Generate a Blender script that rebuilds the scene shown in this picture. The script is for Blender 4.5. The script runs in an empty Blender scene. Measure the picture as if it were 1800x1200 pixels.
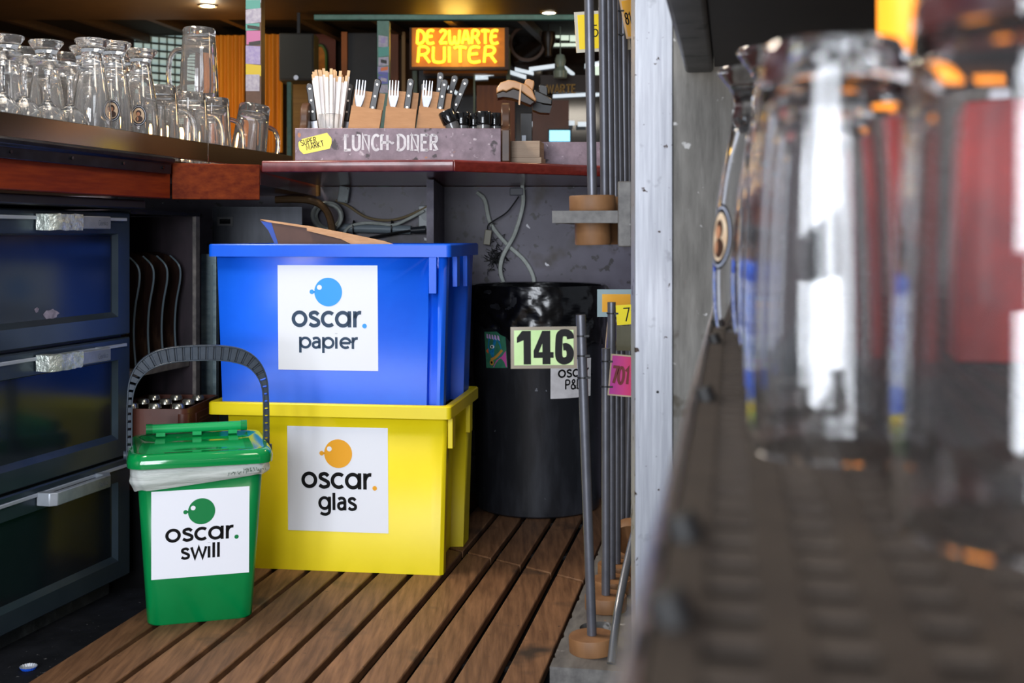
import bpy, bmesh, math, random
from mathutils import Vector, Matrix
random.seed(7)
R = math.radians
SC = bpy.context.scene
COL = SC.collection

# ------------------------------------------------------------------ camera
EYE = 0.82          # metres above the slatted floor
FPX = 2100.0        # focal length in pixels of the 1800 px wide frame
HZ = 415.0          # pixel row of the horizon
cam_d = bpy.data.cameras.new('camera')
cam = bpy.data.objects.new('camera', cam_d)
COL.objects.link(cam)
cam.location = (0, 0, EYE)
cam.rotation_euler = (R(90), 0, 0)
cam_d.sensor_width = 36.0
cam_d.lens = 36.0 * FPX / 1800.0
cam_d.shift_y = -(600.0 - HZ) / 1800.0
cam_d.clip_start = 0.02
cam_d.clip_end = 60
cam_d.dof.use_dof = True
cam_d.dof.focus_distance = 2.85
cam_d.dof.aperture_fstop = 7.2
SC.camera = cam

# ------------------------------------------------------------------ world, exposure
world = bpy.data.worlds.new('world')
SC.world = world
world.use_nodes = True
wb = world.node_tree.nodes['Background']
wb.inputs[0].default_value = (0.80, 0.88, 1.0, 1)
wb.inputs[1].default_value = 0.34
SC.view_settings.view_transform = 'Standard'
SC.view_settings.look = 'None'
SC.view_settings.gamma = 1.0
SC.view_settings.exposure = 0.0
SC.view_settings.use_curve_mapping = False


def area(name, loc, target, sx, sy, power, col):
    l = bpy.data.lights.new(name, 'AREA')
    l.shape = 'RECTANGLE'
    l.size, l.size_y, l.energy, l.color = sx, sy, power, col
    o = bpy.data.objects.new(name, l)
    COL.objects.link(o)
    o.location = loc
    o.rotation_euler = (Vector(target) - Vector(loc)).to_track_quat('-Z', 'Y').to_euler()
    return o


def point(name, loc, power, col, r=0.05):
    l = bpy.data.lights.new(name, 'POINT')
    l.energy, l.color, l.shadow_soft_size = power, col, r
    o = bpy.data.objects.new(name, l)
    COL.objects.link(o)
    o.location = loc
    return o


# daylight through the shop window behind the camera, lamps over the bar and in the room
for wx, wp in ((-1.75, 66), (-1.05, 72), (-0.35, 66)):      # unseen shop front; panes split to break reflections, low row fills under the counter
    for wz in (0.62, 1.36, 2.10):
        area('window_daylight', (wx, -1.7, wz), (wx * .3 + .1, 2.9, 0.62), 0.54, 0.56, wp * .315, (0.87, 0.92, 1.0))
area('warm_area_high', (0.9, 0.9, 2.7), (0.1, 2.6, 0.0), 0.7, 0.7, 20, (1.0, 0.90, 0.76))  # warm area light overhead, pointed at the aisle floor
area('bar_lamp_light', (-1.25, 2.75, 2.25), (-1.0, 2.8, 1.0), 1.1, 0.30, 52, (1.0, 0.88, 0.72))
point('room_lamp_amber', (-2.3, 7.9, 1.5), 30, (1.0, 0.55, 0.18), 0.15)
point('room_lamp_warm', (2.4, 7.4, 2.0), 30, (1.0, 0.62, 0.30), 0.15)
point('aisle_lamp_warm', (0.55, 3.35, 1.75), 8, (1.0, 0.66, 0.36), 0.08)
point('glint_light', (-0.35, 2.2, 2.35), 3.0, (1.0, 0.70, 0.38), 0.05)  # added points giving the glassware warm glints; no pendants hang there
point('glint_light', (-1.5, 2.7, 2.2), 3.0, (1.0, 0.62, 0.28), 0.05)
point('glint_light', (-0.1, 4.7, 2.1), 3.0, (1.0, 0.62, 0.28), 0.05)


# ------------------------------------------------------------------ helpers
def at(px, py, y):
    """Point on the ray of photo pixel (px, py) at distance y."""
    return Vector(((px - 900.0) / FPX * y, y, EYE - (py - HZ) / FPX * y))


def hexc(h):
    h = h.lstrip('#')
    v = [int(h[i:i + 2], 16) / 255 for i in (0, 2, 4)]
    return tuple(c / 12.92 if c <= 0.04045 else ((c + 0.055) / 1.055) ** 2.4 for c in v) + (1.0,)


MATS = {}


def mat(name, col, col2=None, rough=0.5, metal=0.0, scale=12.0, stretch=(1, 1, 1), bump=0.0, bscale=None, ramp=(0.35, 0.7),
        spots=None, emit=None, es=0.0, trans=0.0, ior=1.45, coat=0.0, detail=5.0, rrough=0.0, island=0.0, alpha=1.0, spec=0.5):
    if name in MATS:
        return MATS[name]
    m = bpy.data.materials.new(name)
    m.use_nodes = True
    nt = m.node_tree
    N, L = nt.nodes, nt.links
    p = N['Principled BSDF']
    p.inputs['Roughness'].default_value = rough
    p.inputs['Metallic'].default_value = metal
    p.inputs['IOR'].default_value = ior
    p.inputs['Transmission Weight'].default_value = trans
    p.inputs['Coat Weight'].default_value = coat
    p.inputs['Coat Roughness'].default_value = 0.08
    p.inputs['Alpha'].default_value = alpha
    p.inputs['Specular IOR Level'].default_value = spec
    c1 = hexc(col)
    p.inputs['Base Color'].default_value = c1
    if emit:
        p.inputs['Emission Color'].default_value = hexc(emit)
        p.inputs['Emission Strength'].default_value = es
    tc = N.new('ShaderNodeTexCoord')
    mp = N.new('ShaderNodeMapping')
    mp.inputs['Scale'].default_value = stretch
    L.new(tc.outputs['Object'], mp.inputs['Vector'])

    def noise(sc, det=detail):
        n = N.new('ShaderNodeTexNoise')
        n.inputs['Scale'].default_value = sc
        n.inputs['Detail'].default_value = det
        n.inputs['Roughness'].default_value = 0.6
        L.new(mp.outputs[0], n.inputs['Vector'])
        return n

    out = None
    if col2:
        n = noise(scale)
        r = N.new('ShaderNodeValToRGB')
        r.color_ramp.elements[0].position, r.color_ramp.elements[0].color = ramp[0], c1
        r.color_ramp.elements[1].position, r.color_ramp.elements[1].color = ramp[1], hexc(col2)
        L.new(n.outputs['Fac'], r.inputs[0])
        out = r.outputs[0]
        if rrough:
            mr = N.new('ShaderNodeMapRange')
            mr.inputs['To Min'].default_value = max(0.02, rough - rrough)
            mr.inputs['To Max'].default_value = min(1, rough + rrough)
            L.new(n.outputs['Fac'], mr.inputs['Value'])
            L.new(mr.outputs[0], p.inputs['Roughness'])
    if island:
        g = N.new('ShaderNodeNewGeometry')
        h = N.new('ShaderNodeHueSaturation')
        mr = N.new('ShaderNodeMapRange')
        mr.inputs['To Min'].default_value = 1 - island
        mr.inputs['To Max'].default_value = 1 + island
        L.new(g.outputs['Random Per Island'], mr.inputs['Value'])
        L.new(mr.outputs[0], h.inputs['Value'])
        if out:
            L.new(out, h.inputs['Color'])
        else:
            h.inputs['Color'].default_value = c1
        out = h.outputs[0]
    for sp in (spots or []):
        scol, ssc, lo, hi = sp
        n = N.new('ShaderNodeTexNoise')
        n.inputs['Scale'].default_value = ssc
        n.inputs['Detail'].default_value = 3
        L.new(tc.outputs['Object'], n.inputs['Vector'])
        r = N.new('ShaderNodeValToRGB')
        r.color_ramp.elements[0].position, r.color_ramp.elements[0].color = lo, (0, 0, 0, 1)
        r.color_ramp.elements[1].position, r.color_ramp.elements[1].color = hi, (1, 1, 1, 1)
        L.new(n.outputs['Fac'], r.inputs[0])
        mx = N.new('ShaderNodeMix')
        mx.data_type = 'RGBA'
        L.new(r.outputs[0], mx.inputs[0])
        if out:
            L.new(out, mx.inputs[6])
        else:
            mx.inputs[6].default_value = c1
        mx.inputs[7].default_value = hexc(scol)
        out = mx.outputs[2]
    if out:
        L.new(out, p.inputs['Base Color'])
    if bump:
        n = noise(bscale or scale)
        b = N.new('ShaderNodeBump')
        b.inputs['Strength'].default_value = bump
        b.inputs['Distance'].default_value = 0.01
        L.new(n.outputs['Fac'], b.inputs['Height'])
        L.new(b.outputs[0], p.inputs['Normal'])
    MATS[name] = m
    return m


class MB:
    """Collects shapes into one mesh."""

    def __init__(self):
        self.bm = bmesh.new()

    def face(self, vs, mi=0):
        try:
            f = self.bm.faces.new(vs)
            f.material_index = mi
            return f
        except ValueError:
            return None

    def V(self, p):
        return self.bm.verts.new(p)

    def quad(self, pts, mi=0):
        self.face([self.V(p) for p in pts], mi)
        return self

    def box(self, x0, x1, y0, y1, z0, z1, mi=0, M=None):
        c = [Vector((x, y, z)) for z in (z0, z1) for y in (y0, y1) for x in (x0, x1)]
        if M is not None:
            c = [M @ v for v in c]
        v = [self.V(p) for p in c]
        for f in ((0, 2, 3, 1), (4, 5, 7, 6), (0, 1, 5, 4), (2, 6, 7, 3), (0, 4, 6, 2), (1, 3, 7, 5)):
            self.face([v[i] for i in f], mi)
        return self

    def loft(self, rings, cap0=True, cap1=True, closed=False, mi=0):
        rv = [[self.V(p) for p in r] for r in rings]
        n = len(rv[0])
        pairs = list(zip(rv[:-1], rv[1:]))
        if closed:
            pairs.append((rv[-1], rv[0]))
        for a, b in pairs:
            for i in range(n):
                j = (i + 1) % n
                self.face([a[i], a[j], b[j], b[i]], mi)
        if not closed:
            if cap0:
                self.face(list(reversed(rv[0])), mi)
            if cap1:
                self.face(rv[-1], mi)
        return self

    def prism(self, poly, z0, z1, mi=0, M=None):
        a = [Vector((x, y, z0)) for x, y in poly]
        b = [Vector((x, y, z1)) for x, y in poly]
        if M is not None:
            a, b = [M @ v for v in a], [M @ v for v in b]
        return self.loft([a, b], mi=mi)

    def lathe(self, prof, seg=24, M=None, closed=False, mi=0):
        rings = []
        for r, z in prof:
            ring = []
            for i in range(seg):
                t = 2 * math.pi * i / seg
                v = Vector((max(r, 1e-5) * math.cos(t), max(r, 1e-5) * math.sin(t), z))
                ring.append(M @ v if M is not None else v)
            rings.append(ring)
        return self.loft(rings, closed=closed, mi=mi)

    def cyl(self, p0, p1, r0, r1=None, seg=16, mi=0):
        p0, p1 = Vector(p0), Vector(p1)
        r1 = r0 if r1 is None else r1
        q = (p1 - p0).to_track_quat('Z', 'Y').to_matrix()
        rings = []
        for p, r in ((p0, r0), (p1, r1)):
            rings.append([p + q @ Vector((r * math.cos(2 * math.pi * i / seg), r * math.sin(2 * math.pi * i / seg), 0)) for i in range(seg)])
        return self.loft(rings, mi=mi)

    def tube(self, pts, r, seg=8, closed=False, mi=0):
        pts = [Vector(p) for p in pts]
        n = len(pts)
        if n < 2:
            return self
        rad = r if isinstance(r, (list, tuple)) else [r] * n
        rings = []
        up = None
        for i in range(n):
            if closed:
                t = (pts[(i + 1) % n] - pts[i - 1])
            else:
                t = pts[min(i + 1, n - 1)] - pts[max(i - 1, 0)]
            t = t.normalized() if t.length > 1e-9 else Vector((0, 0, 1))
            if up is None:
                up = t.orthogonal().normalized()
            else:
                up = up - t * up.dot(t)
                up = up.normalized() if up.length > 1e-6 else t.orthogonal().normalized()
            s = t.cross(up)
            rings.append([pts[i] + rad[i] * (math.cos(2 * math.pi * k / seg) * up + math.sin(2 * math.pi * k / seg) * s) for k in range(seg)])
        return self.loft(rings, closed=closed, mi=mi)

    def sphere(self, c, r, seg=12, sx=1, sy=1, sz=1, mi=0):
        k = seg // 2
        prof = [(r * math.sin(math.pi * i / k), -r * math.cos(math.pi * i / k)) for i in range(k + 1)]
        M = Matrix.Translation(c) @ Matrix.Diagonal((sx, sy, sz, 1))
        return self.lathe(prof, seg, M, mi=mi)

    def build(self, name, m, parent=None, loc=(0, 0, 0), rot=(0, 0, 0), smooth=38, bevel=0.0, bseg=2, solid=0.0, sub=0):
        bmesh.ops.remove_doubles(self.bm, verts=self.bm.verts, dist=1e-6)
        bmesh.ops.recalc_face_normals(self.bm, faces=self.bm.faces)
        me = bpy.data.meshes.new(name)
        self.bm.to_mesh(me)
        self.bm.free()
        for mm in (m if isinstance(m, (list, tuple)) else [m]):
            me.materials.append(mm)
        if smooth:
            me.polygons.foreach_set('use_smooth', [True] * len(me.polygons))
            me.set_sharp_from_angle(angle=R(smooth))
        o = bpy.data.objects.new(name, me)
        COL.objects.link(o)
        o.location, o.rotation_euler = loc, rot
        if parent:
            o.parent = parent
        if solid:
            md = o.modifiers.new('solid', 'SOLIDIFY')
            md.thickness, md.offset = solid, -1
        if bevel:
            md = o.modifiers.new('round', 'BEVEL')
            md.width, md.segments, md.limit_method, md.angle_limit = bevel, bseg, 'ANGLE', R(40)
        if sub:
            md = o.modifiers.new('smooth', 'SUBSURF')
            md.levels = md.render_levels = sub
        return o


def tag(o, label=None, cat=None, group=None, kind=None):
    if label:
        o['label'] = label
    if cat:
        o['category'] = cat
    if group:
        o['group'] = group
    if kind:
        o['kind'] = kind
    return o


def thing(name, label, cat, loc=(0, 0, 0), rz=0.0, group=None, rot=None):
    o = bpy.data.objects.new(name, None)
    o.empty_display_size = 0.05
    COL.objects.link(o)
    o.location = loc
    o.rotation_euler = rot if rot else (0, 0, rz)
    return tag(o, label, cat, group)


KIDS = {}


def dup(root, loc, rot=None, label=None, group=None):
    """Copy a thing with its parts and sub-parts (mesh data shared)."""
    def cp(o, parent):
        c = o.copy()
        COL.objects.link(c)
        if parent:
            c.parent = parent
        for ch in o.children:
            cp(ch, c)
        return c
    r = cp(root, None)
    r.location = loc
    if rot is not None:
        r.rotation_euler = rot
    if label:
        r['label'] = label
    if group:
        r['group'] = group
    return r


def struct(o):
    return tag(o, kind='structure')


def smoothpts(pts, n=6, closed=False):
    """Catmull-Rom through points of any dimension (tuples)."""
    P = [Vector(p) for p in pts]
    out = []
    m = len(P)
    rng = range(m) if closed else range(m - 1)
    for i in rng:
        p0 = P[(i - 1) % m] if closed or i > 0 else P[0]
        p1, p2 = P[i], P[(i + 1) % m]
        p3 = P[(i + 2) % m] if closed or i + 2 < m else P[-1]
        for k in range(n):
            t = k / n
            out.append(0.5 * ((2 * p1) + (p2 - p0) * t + (2 * p0 - 5 * p1 + 4 * p2 - p3) * t * t + (3 * p1 - p0 - 3 * p2 + p3) * t ** 3))
    if not closed:
        out.append(P[-1])
    return out


# ------------------------------------------------------------------ stroke lettering
def arc(cx, cy, rx, ry, a0, a1, n=14):
    return [(cx + rx * math.cos(R(a0 + (a1 - a0) * i / n)), cy + ry * math.sin(R(a0 + (a1 - a0) * i / n))) for i in range(n + 1)]


def sm(*pts):
    return [tuple(p) for p in smoothpts([(x, y) for x, y in pts], 6)]


# rounded lower case, unit = x-height; (strokes, advance)
LOW = {
    'o': ([arc(.5, .5, .41, .41, 0, 360, 28)], 1.08),
    's': ([sm((.66, .77), (.52, .89), (.36, .91), (.17, .83), (.16, .66), (.32, .56), (.5, .48), (.66, .36), (.64, .17), (.46, .09), (.28, .09), (.08, .2))], .84),
    'c': ([arc(.5, .5, .41, .41, 48, 312, 24)], .93),
    'q': ([arc(.5, .5, .41, .41, 0, 360, 28), [(.93, 0), (.93, 1)]], 1.16),      # one-storey a
    'a': ([sm((.1, .82), (.3, .91), (.52, .89), (.64, .74), (.65, .58)), [(.65, .62), (.65, 0)], sm((.65, .55), (.4, .56), (.14, .46), (.13, .2), (.32, .08), (.54, .14), (.65, .3))], .88),
    'r': ([[(.12, 0), (.12, 1)], sm((.12, .55), (.22, .8), (.4, .91), (.54, .91))], .64),
    'p': ([arc(.53, .5, .41, .41, 0, 360, 28), [(.1, 1), (.1, -.38)]], 1.08),
    'i': ([[(.12, 0), (.12, 1)], [(.12, 1.3), (.12, 1.32)]], .4),
    'e': ([[(.1, .5), (.9, .5)], arc(.5, .5, .41, .41, 0, 310, 26)], 1.0),
    'g': ([arc(.5, .5, .41, .41, 0, 360, 28), [(.93, 1), (.93, .02)], sm((.93, .05), (.88, -.2), (.66, -.33), (.4, -.33), (.16, -.24))], 1.18),
    'l': ([[(.12, 0), (.12, 1.3)]], .4),
    'w': ([[(.06, 1), (.36, .04), (.68, .96), (1.0, .04), (1.3, 1)]], 1.42),
    'm': ([[(.1, 0), (.1, 1)], sm((.1, .6), (.3, .9), (.5, .88), (.58, .6)), [(.58, .62), (.58, 0)], sm((.58, .6), (.78, .9), (.98, .88), (1.06, .6)), [(1.06, .62), (1.06, 0)]], 1.2),
    'k': ([[(.12, 0), (.12, 1.4)], [(.62, 1), (.14, .45), (.66, 0)]], .72),
    ' ': ([], .5),
}
# capitals and digits, unit = cap height
CAP = {
    'A': ([[(0, 0), (.3, 1), (.6, 0)], [(.1, .33), (.5, .33)]], .72),
    'C': ([arc(.33, .5, .33, .5, 50, 310, 18)], .66),
    'D': ([[(0, 0), (0, 1)], sm((0, 1), (.3, .97), (.52, .75), (.54, .5), (.52, .25), (.3, .03), (0, 0))], .68),
    'E': ([[(.48, 1), (0, 1), (0, 0), (.5, 0)], [(0, .52), (.4, .52)]], .62),
    'G': ([arc(.35, .5, .35, .5, 45, 330, 18), [(.66, .22), (.66, .46), (.4, .46)]], .8),
    'H': ([[(0, 0), (0, 1)], [(.5, 0), (.5, 1)], [(0, .5), (.5, .5)]], .66),
    'I': ([[(0, 0), (0, 1)]], .18),
    'K': ([[(0, 0), (0, 1)], [(.5, 1), (.02, .45), (.54, 0)]], .66),
    'L': ([[(0, 1), (0, 0), (.46, 0)]], .56),
    'M': ([[(0, 0), (.04, 1), (.36, .2), (.68, 1), (.72, 0)]], .88),
    'N': ([[(0, 0), (0, 1), (.5, 0), (.5, 1)]], .68),
    'P': ([[(0, 0), (0, 1)], sm((0, 1), (.3, .98), (.46, .86), (.46, .62), (.3, .5), (0, .48))], .6),
    'R': ([[(0, 0), (0, 1)], sm((0, 1), (.3, .98), (.46, .86), (.46, .64), (.3, .52), (0, .5)), [(.22, .5), (.52, 0)]], .66),
    'S': ([sm((.5, .84), (.38, .97), (.22, 1), (.05, .88), (.05, .68), (.22, .56), (.38, .46), (.52, .3), (.5, .1), (.3, 0), (.14, .02), (0, .16))], .64),
    'T': ([[(0, 1), (.6, 1)], [(.3, 1), (.3, 0)]], .7),
    'U': ([[(0, 1), (0, .3)], sm((0, .3), (.06, .1), (.26, 0), (.46, .1), (.52, .3)), [(.52, .3), (.52, 1)]], .7),
    'W': ([[(0, 1), (.2, 0), (.42, .9), (.64, 0), (.84, 1)]], .96),
    'Z': ([[(0, 1), (.5, 1), (0, 0), (.52, 0)]], .64),
    '&': ([sm((.64, .0), (.3, .5), (.14, .76), (.22, .96), (.38, .96), (.44, .78), (.24, .56), (.04, .34), (.06, .1), (.26, 0), (.46, .1), (.58, .38))], .74),
    '~': ([sm((0, .46), (.1, .56), (.22, .5), (.34, .44), (.44, .54))], .6),
    '0': ([arc(.29, .5, .29, .5, 0, 360, 28)], .74),
    '1': ([[(.06, .78), (.3, 1), (.3, 0)]], .5),
    '4': ([[(.42, 0), (.42, 1), (0, .3), (.6, .3)]], .74),
    '5': ([[(.5, 1), (.1, 1), (.06, .56)], sm((.06, .56), (.28, .64), (.52, .5), (.54, .24), (.36, .02), (.14, .0), (0, .12))], .72),
    '6': ([sm((.5, .9), (.34, 1), (.14, .88), (.03, .6), (.03, .32)), arc(.29, .3, .27, .3, 0, 360, 24)], .74),
    '7': ([[(0, 1), (.54, 1), (.18, 0)]], .66),
    '8': ([arc(.29, .75, .23, .24, 0, 360, 22), arc(.29, .27, .28, .27, 0, 360, 22)], .74),
    ' ': ([], .4),
}


def text_width(txt, font, sp=0.0):
    return sum(font[c][1] + sp for c in txt) - sp


def flat_stroke(mb, pts, w, f, mi=0, butt=True):
    """A flat pen stroke of width w along 2-D points, mapped to 3-D by f(u, v)."""
    P = [Vector(p) for p in pts]
    n = len(P)
    closed = (P[0] - P[-1]).length < 1e-4
    L_, R_ = [], []
    for i in range(n):
        if closed:
            a, b = P[i - 1] if i > 0 else P[n - 2], P[i + 1] if i < n - 1 else P[1]
        else:
            a, b = P[max(i - 1, 0)], P[min(i + 1, n - 1)]
        d1 = (P[i] - a)
        d2 = (b - P[i])
        d1 = d1.normalized() if d1.length > 1e-9 else d2.normalized()
        d2 = d2.normalized() if d2.length > 1e-9 else d1
        t = (d1 + d2)
        t = t.normalized() if t.length > 1e-6 else d1
        nrm = Vector((-t.y, t.x))
        k = max(0.45, nrm.dot(Vector((-d1.y, d1.x))))
        L_.append(P[i] + nrm * (w / 2 / k))
        R_.append(P[i] - nrm * (w / 2 / k))
    lv = [mb.V(f(p.x, p.y)) for p in L_]
    rv = [mb.V(f(p.x, p.y)) for p in R_]
    for i in range(n - 1):
        mb.face([lv[i], lv[i + 1], rv[i + 1], rv[i]], mi)


def flat_text(mb, txt, font, u0, v0, h, w, f, sp=0.0, sx=1.0, mi=0, slant=0.0, vary=0):
    u = u0
    for c in txt:
        strokes, adv = font[c]
        for s in strokes:
            pts = [(u + (x * sx + slant * y) * h, v0 + y * h) for x, y in s]
            flat_stroke(mb, pts, w, f, mi)
        u += (adv + sp) * h * sx
    return u


def flat_disc(mb, u, v, r, f, mi=0, seg=28, ry=None):
    ry = ry or r
    mb.face([mb.V(f(u + r * math.cos(2 * math.pi * i / seg), v + ry * math.sin(2 * math.pi * i / seg))) for i in range(seg)], mi)


def flat_poly(mb, pts, f, mi=0):
    mb.face([mb.V(f(u, v)) for u, v in pts], mi)

# ------------------------------------------------------------------ materials
wood_floor = mat('floor_wood', '#573922', '#7f5a3d', rough=.62, scale=9, stretch=(9, .7, 6), bump=.12, bscale=14, island=.16,
                 spots=[('#33251a', 6, .60, .72), ('#2a1c14', 55, .70, .76)])
dark_floor = mat('floor_dark', '#111216', '#1f2025', rough=.7, spec=.2, scale=14, bump=.2, spots=[('#6b6a6b', 90, .70, .74)])
mahog = mat('mahogany', '#6a200a', '#85320e', spec=.25, rough=.55, scale=8, stretch=(1.2, 14, 14))
mahog2 = mat('mahogany_deep', '#641d17', '#7c2a22', rough=.28, scale=9, stretch=(1.2, 12, 12), coat=.4)
rosewood = mat('counter_edge_worn', '#5a2225', '#783b3e', rough=.3, scale=30, coat=.4)
steel_br = mat('steel_brushed', '#a7a29c', '#bcb7b0', rough=.22, metal=1, scale=12, stretch=(1, 20, 20))
steel_tray = mat('steel_tray', '#a59b90', rough=.2, metal=1)
black_rail = mat('black_rail', '#20222a', '#33363f', rough=.28, metal=.6, scale=20)
alu = mat('aluminium', '#9c9ea5', '#b3b5bb', rough=.42, metal=.55, scale=9, stretch=(16, 16, .8), bump=.02,
          spots=[('#3c3029', 60, .665, .70), ('#8d8f94', 24, .68, .74)])
alu_cap = mat('aluminium_plain', '#b9bcc4', rough=.35, metal=.9)
grey_panel = mat('grey_panel', '#5f5c57', '#7b7872', rough=.5, metal=.25, scale=10, stretch=(6, 6, 1), bump=.05,
                 spots=[('#b8b6b3', 42, .66, .72), ('#4a443a', 16, .62, .7)])
shelf_steel = mat('shelf_steel', '#454341', '#6a6865', rough=.45, metal=.6, scale=12, spots=[('#1c1512', 26, .62, .68)])
drawer_mat = mat('drawer_steel', '#232b33', '#2a333c', rough=.17, metal=.62, scale=5, bump=.012, bscale=6, rrough=.04)
drawer_frame = mat('drawer_frame_steel', '#34404a', '#3d4953', rough=.3, metal=.55, scale=6)
black_mat = mat('black_satin', '#141416', '#1c1c1f', rough=.45, scale=20)
black_gloss = mat('black_gloss', '#08080a', rough=.12, coat=.5)
handle_mat = mat('handle_grey', '#8d949c', '#a3a9b0', rough=.4, metal=.35, scale=30)
tape_mat = mat('foil_tape', '#a9b2a8', '#dde2da', rough=.3, metal=.6, scale=60, bump=.8, bscale=45)
white_strip = mat('pale_strip', '#9aa2ad', rough=.4, metal=.2)
paint_scar = mat('paint_scar', '#9a93a3', '#5b5566', rough=.7, scale=60)
dark_ply = mat('dark_plywood', '#1d161c', '#2b2027', rough=.55, scale=12, stretch=(3, 3, 1))
ply_edge = mat('ply_edge', '#4a4644', '#6f6863', rough=.6, scale=40)
zinc = mat('zinc_steel', '#7d9298', '#a3b6ba', rough=.4, metal=.4, scale=20, stretch=(1, 1, 3))
wall_stain = mat('stained_wall', '#4b4552', '#656070', rough=.42, scale=5, bump=.05,
                 spots=[('#33241c', 9, .56, .70), ('#2c2528', 30, .60, .66), ('#dcdbe0', 24, .72, .735)])
wall_dark = mat('room_wall_dark', '#2a1a0e', '#3a2614', rough=.6, scale=4)
ceil_dark = mat('ceiling_dark', '#0d0b0a', '#15110e', rough=.7, scale=6)
ceil_wood = mat('ceiling_wood', '#33271a', '#453421', rough=.5, scale=5, stretch=(2, 12, 8))
panel_steel = mat('dark_steel_panel', '#1c1e23', '#2a2c31', spec=.3, rough=.35, metal=.5, scale=6, stretch=(6, 6, 1))
letter_dark = mat('ink_dark', '#23303c', rough=.5, spec=.2)
letter_black = mat('ink_black', '#0b0a0b', rough=.5, spec=.2)

# ------------------------------------------------------------------ the setting
f = MB().box(-5, 5.5, -3, 10, -.08, -.03)
struct(f.build('floor', dark_floor))
c = MB().box(-5, 5.5, 4.2, 10, 2.4, 2.45)
struct(c.build('ceiling', ceil_dark))
w = MB().box(-5, 5.5, 9.6, 9.75, -.03, 2.4)
struct(w.build('wall_far', wall_dark))
w = MB().box(-5, -4.9, 4.2, 9.6, -.03, 2.4)
struct(w.build('wall_left', wall_dark))
w = MB().box(5.3, 5.5, 4.2, 9.6, -.03, 2.4)
struct(w.build('wall_right', wall_dark))
# ceiling boards: one broad cross board and the slanting joists behind it
b = MB().box(-4.9, 5.3, 6.9, 8.35, 2.33, 2.4)
struct(b.build('ceiling_board', ceil_wood, bevel=.01))
for i in range(-6, 9):
    x = -3.62 + i * .52
    j = MB()
    dx = .24
    j.prism([(x, 8.36), (x + .055, 8.36), (x + .055 + dx, 9.6), (x + dx, 9.6)], 2.34, 2.4)
    struct(j.build('ceiling_joist', ceil_wood))

# wall under the back counter
w = MB().box(-.62, 1.3, 3.87, 3.93, -.03, .98)
struct(w.build('wall_back', wall_stain))
w = MB().box(-1.7, -.62, 3.87, 3.93, -.03, .95)
struct(w.build('wall_back', wall_stain))
wl = MB().box(-1.62, -1.58, 3.2, 3.87, -.03, .95)
struct(wl.build('wall_left', dark_ply))

# ------------------------------------------------------------------ slatted floor boards
SA = R(10.4)
sdir = Vector((math.sin(SA), math.cos(SA)))
sper = Vector((math.cos(SA), -math.sin(SA)))
P0 = Vector((-.811, 2.194))                     # first gap
# the mitre seam between front and rear boards
seam_a, seam_b = Vector((-.174, 3.148)), Vector((.1716, 2.837))
sd = (seam_b - seam_a).normalized()


def slat_hit(q):
    """distance along a slat line starting at q where it meets the seam"""
    # q + t*sdir = seam_a + s*sd
    det = sdir.x * (-sd.y) + sd.x * sdir.y
    r = seam_a - q
    return (r.x * (-sd.y) + sd.x * r.y) / det


def duckboard(name, label, k0, k1, rear):
    root = thing(name, label, 'duckboard', (-.2, 2.4, 0) if not rear else (.3, 3.3, 0), 0, 'slatted wooden duckboards')
    pitch, gap = .0855, .015
    mb = MB()
    br = MB()
    for k in range(k0, k1):
        a = P0 + sper * (pitch * (k - 1) + gap / 2)
        b2 = P0 + sper * (pitch * k - gap / 2)
        pts = []
        for q in (a, b2):
            h = slat_hit(q)
            if rear:
                t0, t1 = h + .006, 1.72
            else:
                t0, t1 = -1.5, min(h - .006, 1.5)
            pts.append((q + sdir * t0, q + sdir * t1))
        (a0, a1), (b0, b1) = pts
        o2 = Vector(root.location[:2])
        mb.prism([tuple(v - o2) for v in (a0, b0, b1, a1)], -.02, 0)
    s = mb.build('slats', wood_floor, root, bevel=.003)
    # bearers
    q0 = P0 + sper * (pitch * (k0 - 1) + .01)
    q1 = P0 + sper * (pitch * (k1 - 1) - .02)
    for t in ((-1.2, -.7, -.2, .28) if not rear else (1.1, 1.45)):
        a, b2 = q0 + sdir * t, q1 + sdir * t
        br.prism([tuple(v - o2) for v in (a, b2, b2 + sdir * .03, a + sdir * .03)], -.03, -.02)
    br.build('bearer', black_mat, root)
    return root


duckboard('wooden_duckboard', 'brown slatted duckboard that the green bin stands on', 0, 11, False)
duckboard('wooden_duckboard', 'shorter slatted duckboard beyond the mitred seam, under the black barrel', 5, 11, True)

# ------------------------------------------------------------------ frame of the bar's long side
UO = Vector((-.91, 2.85, 0))
UA = math.atan2(.969, .247)
uu = Vector((math.cos(UA), math.sin(UA), 0))
un = Vector((-math.sin(UA), math.cos(UA), 0))
MU = Matrix.Translation(UO) @ Matrix.Rotation(UA, 4, 'Z')
MUi = MU.inverted()


def ul(px, cc=0.0):
    k = (px - 900) / FPX
    return (k * (UO.y + cc * un.y) - UO.x - cc * un.x) / (uu.x - k * uu.y)


def upt(x, y, z=0):
    return MU @ Vector((x, y, z))


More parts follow.
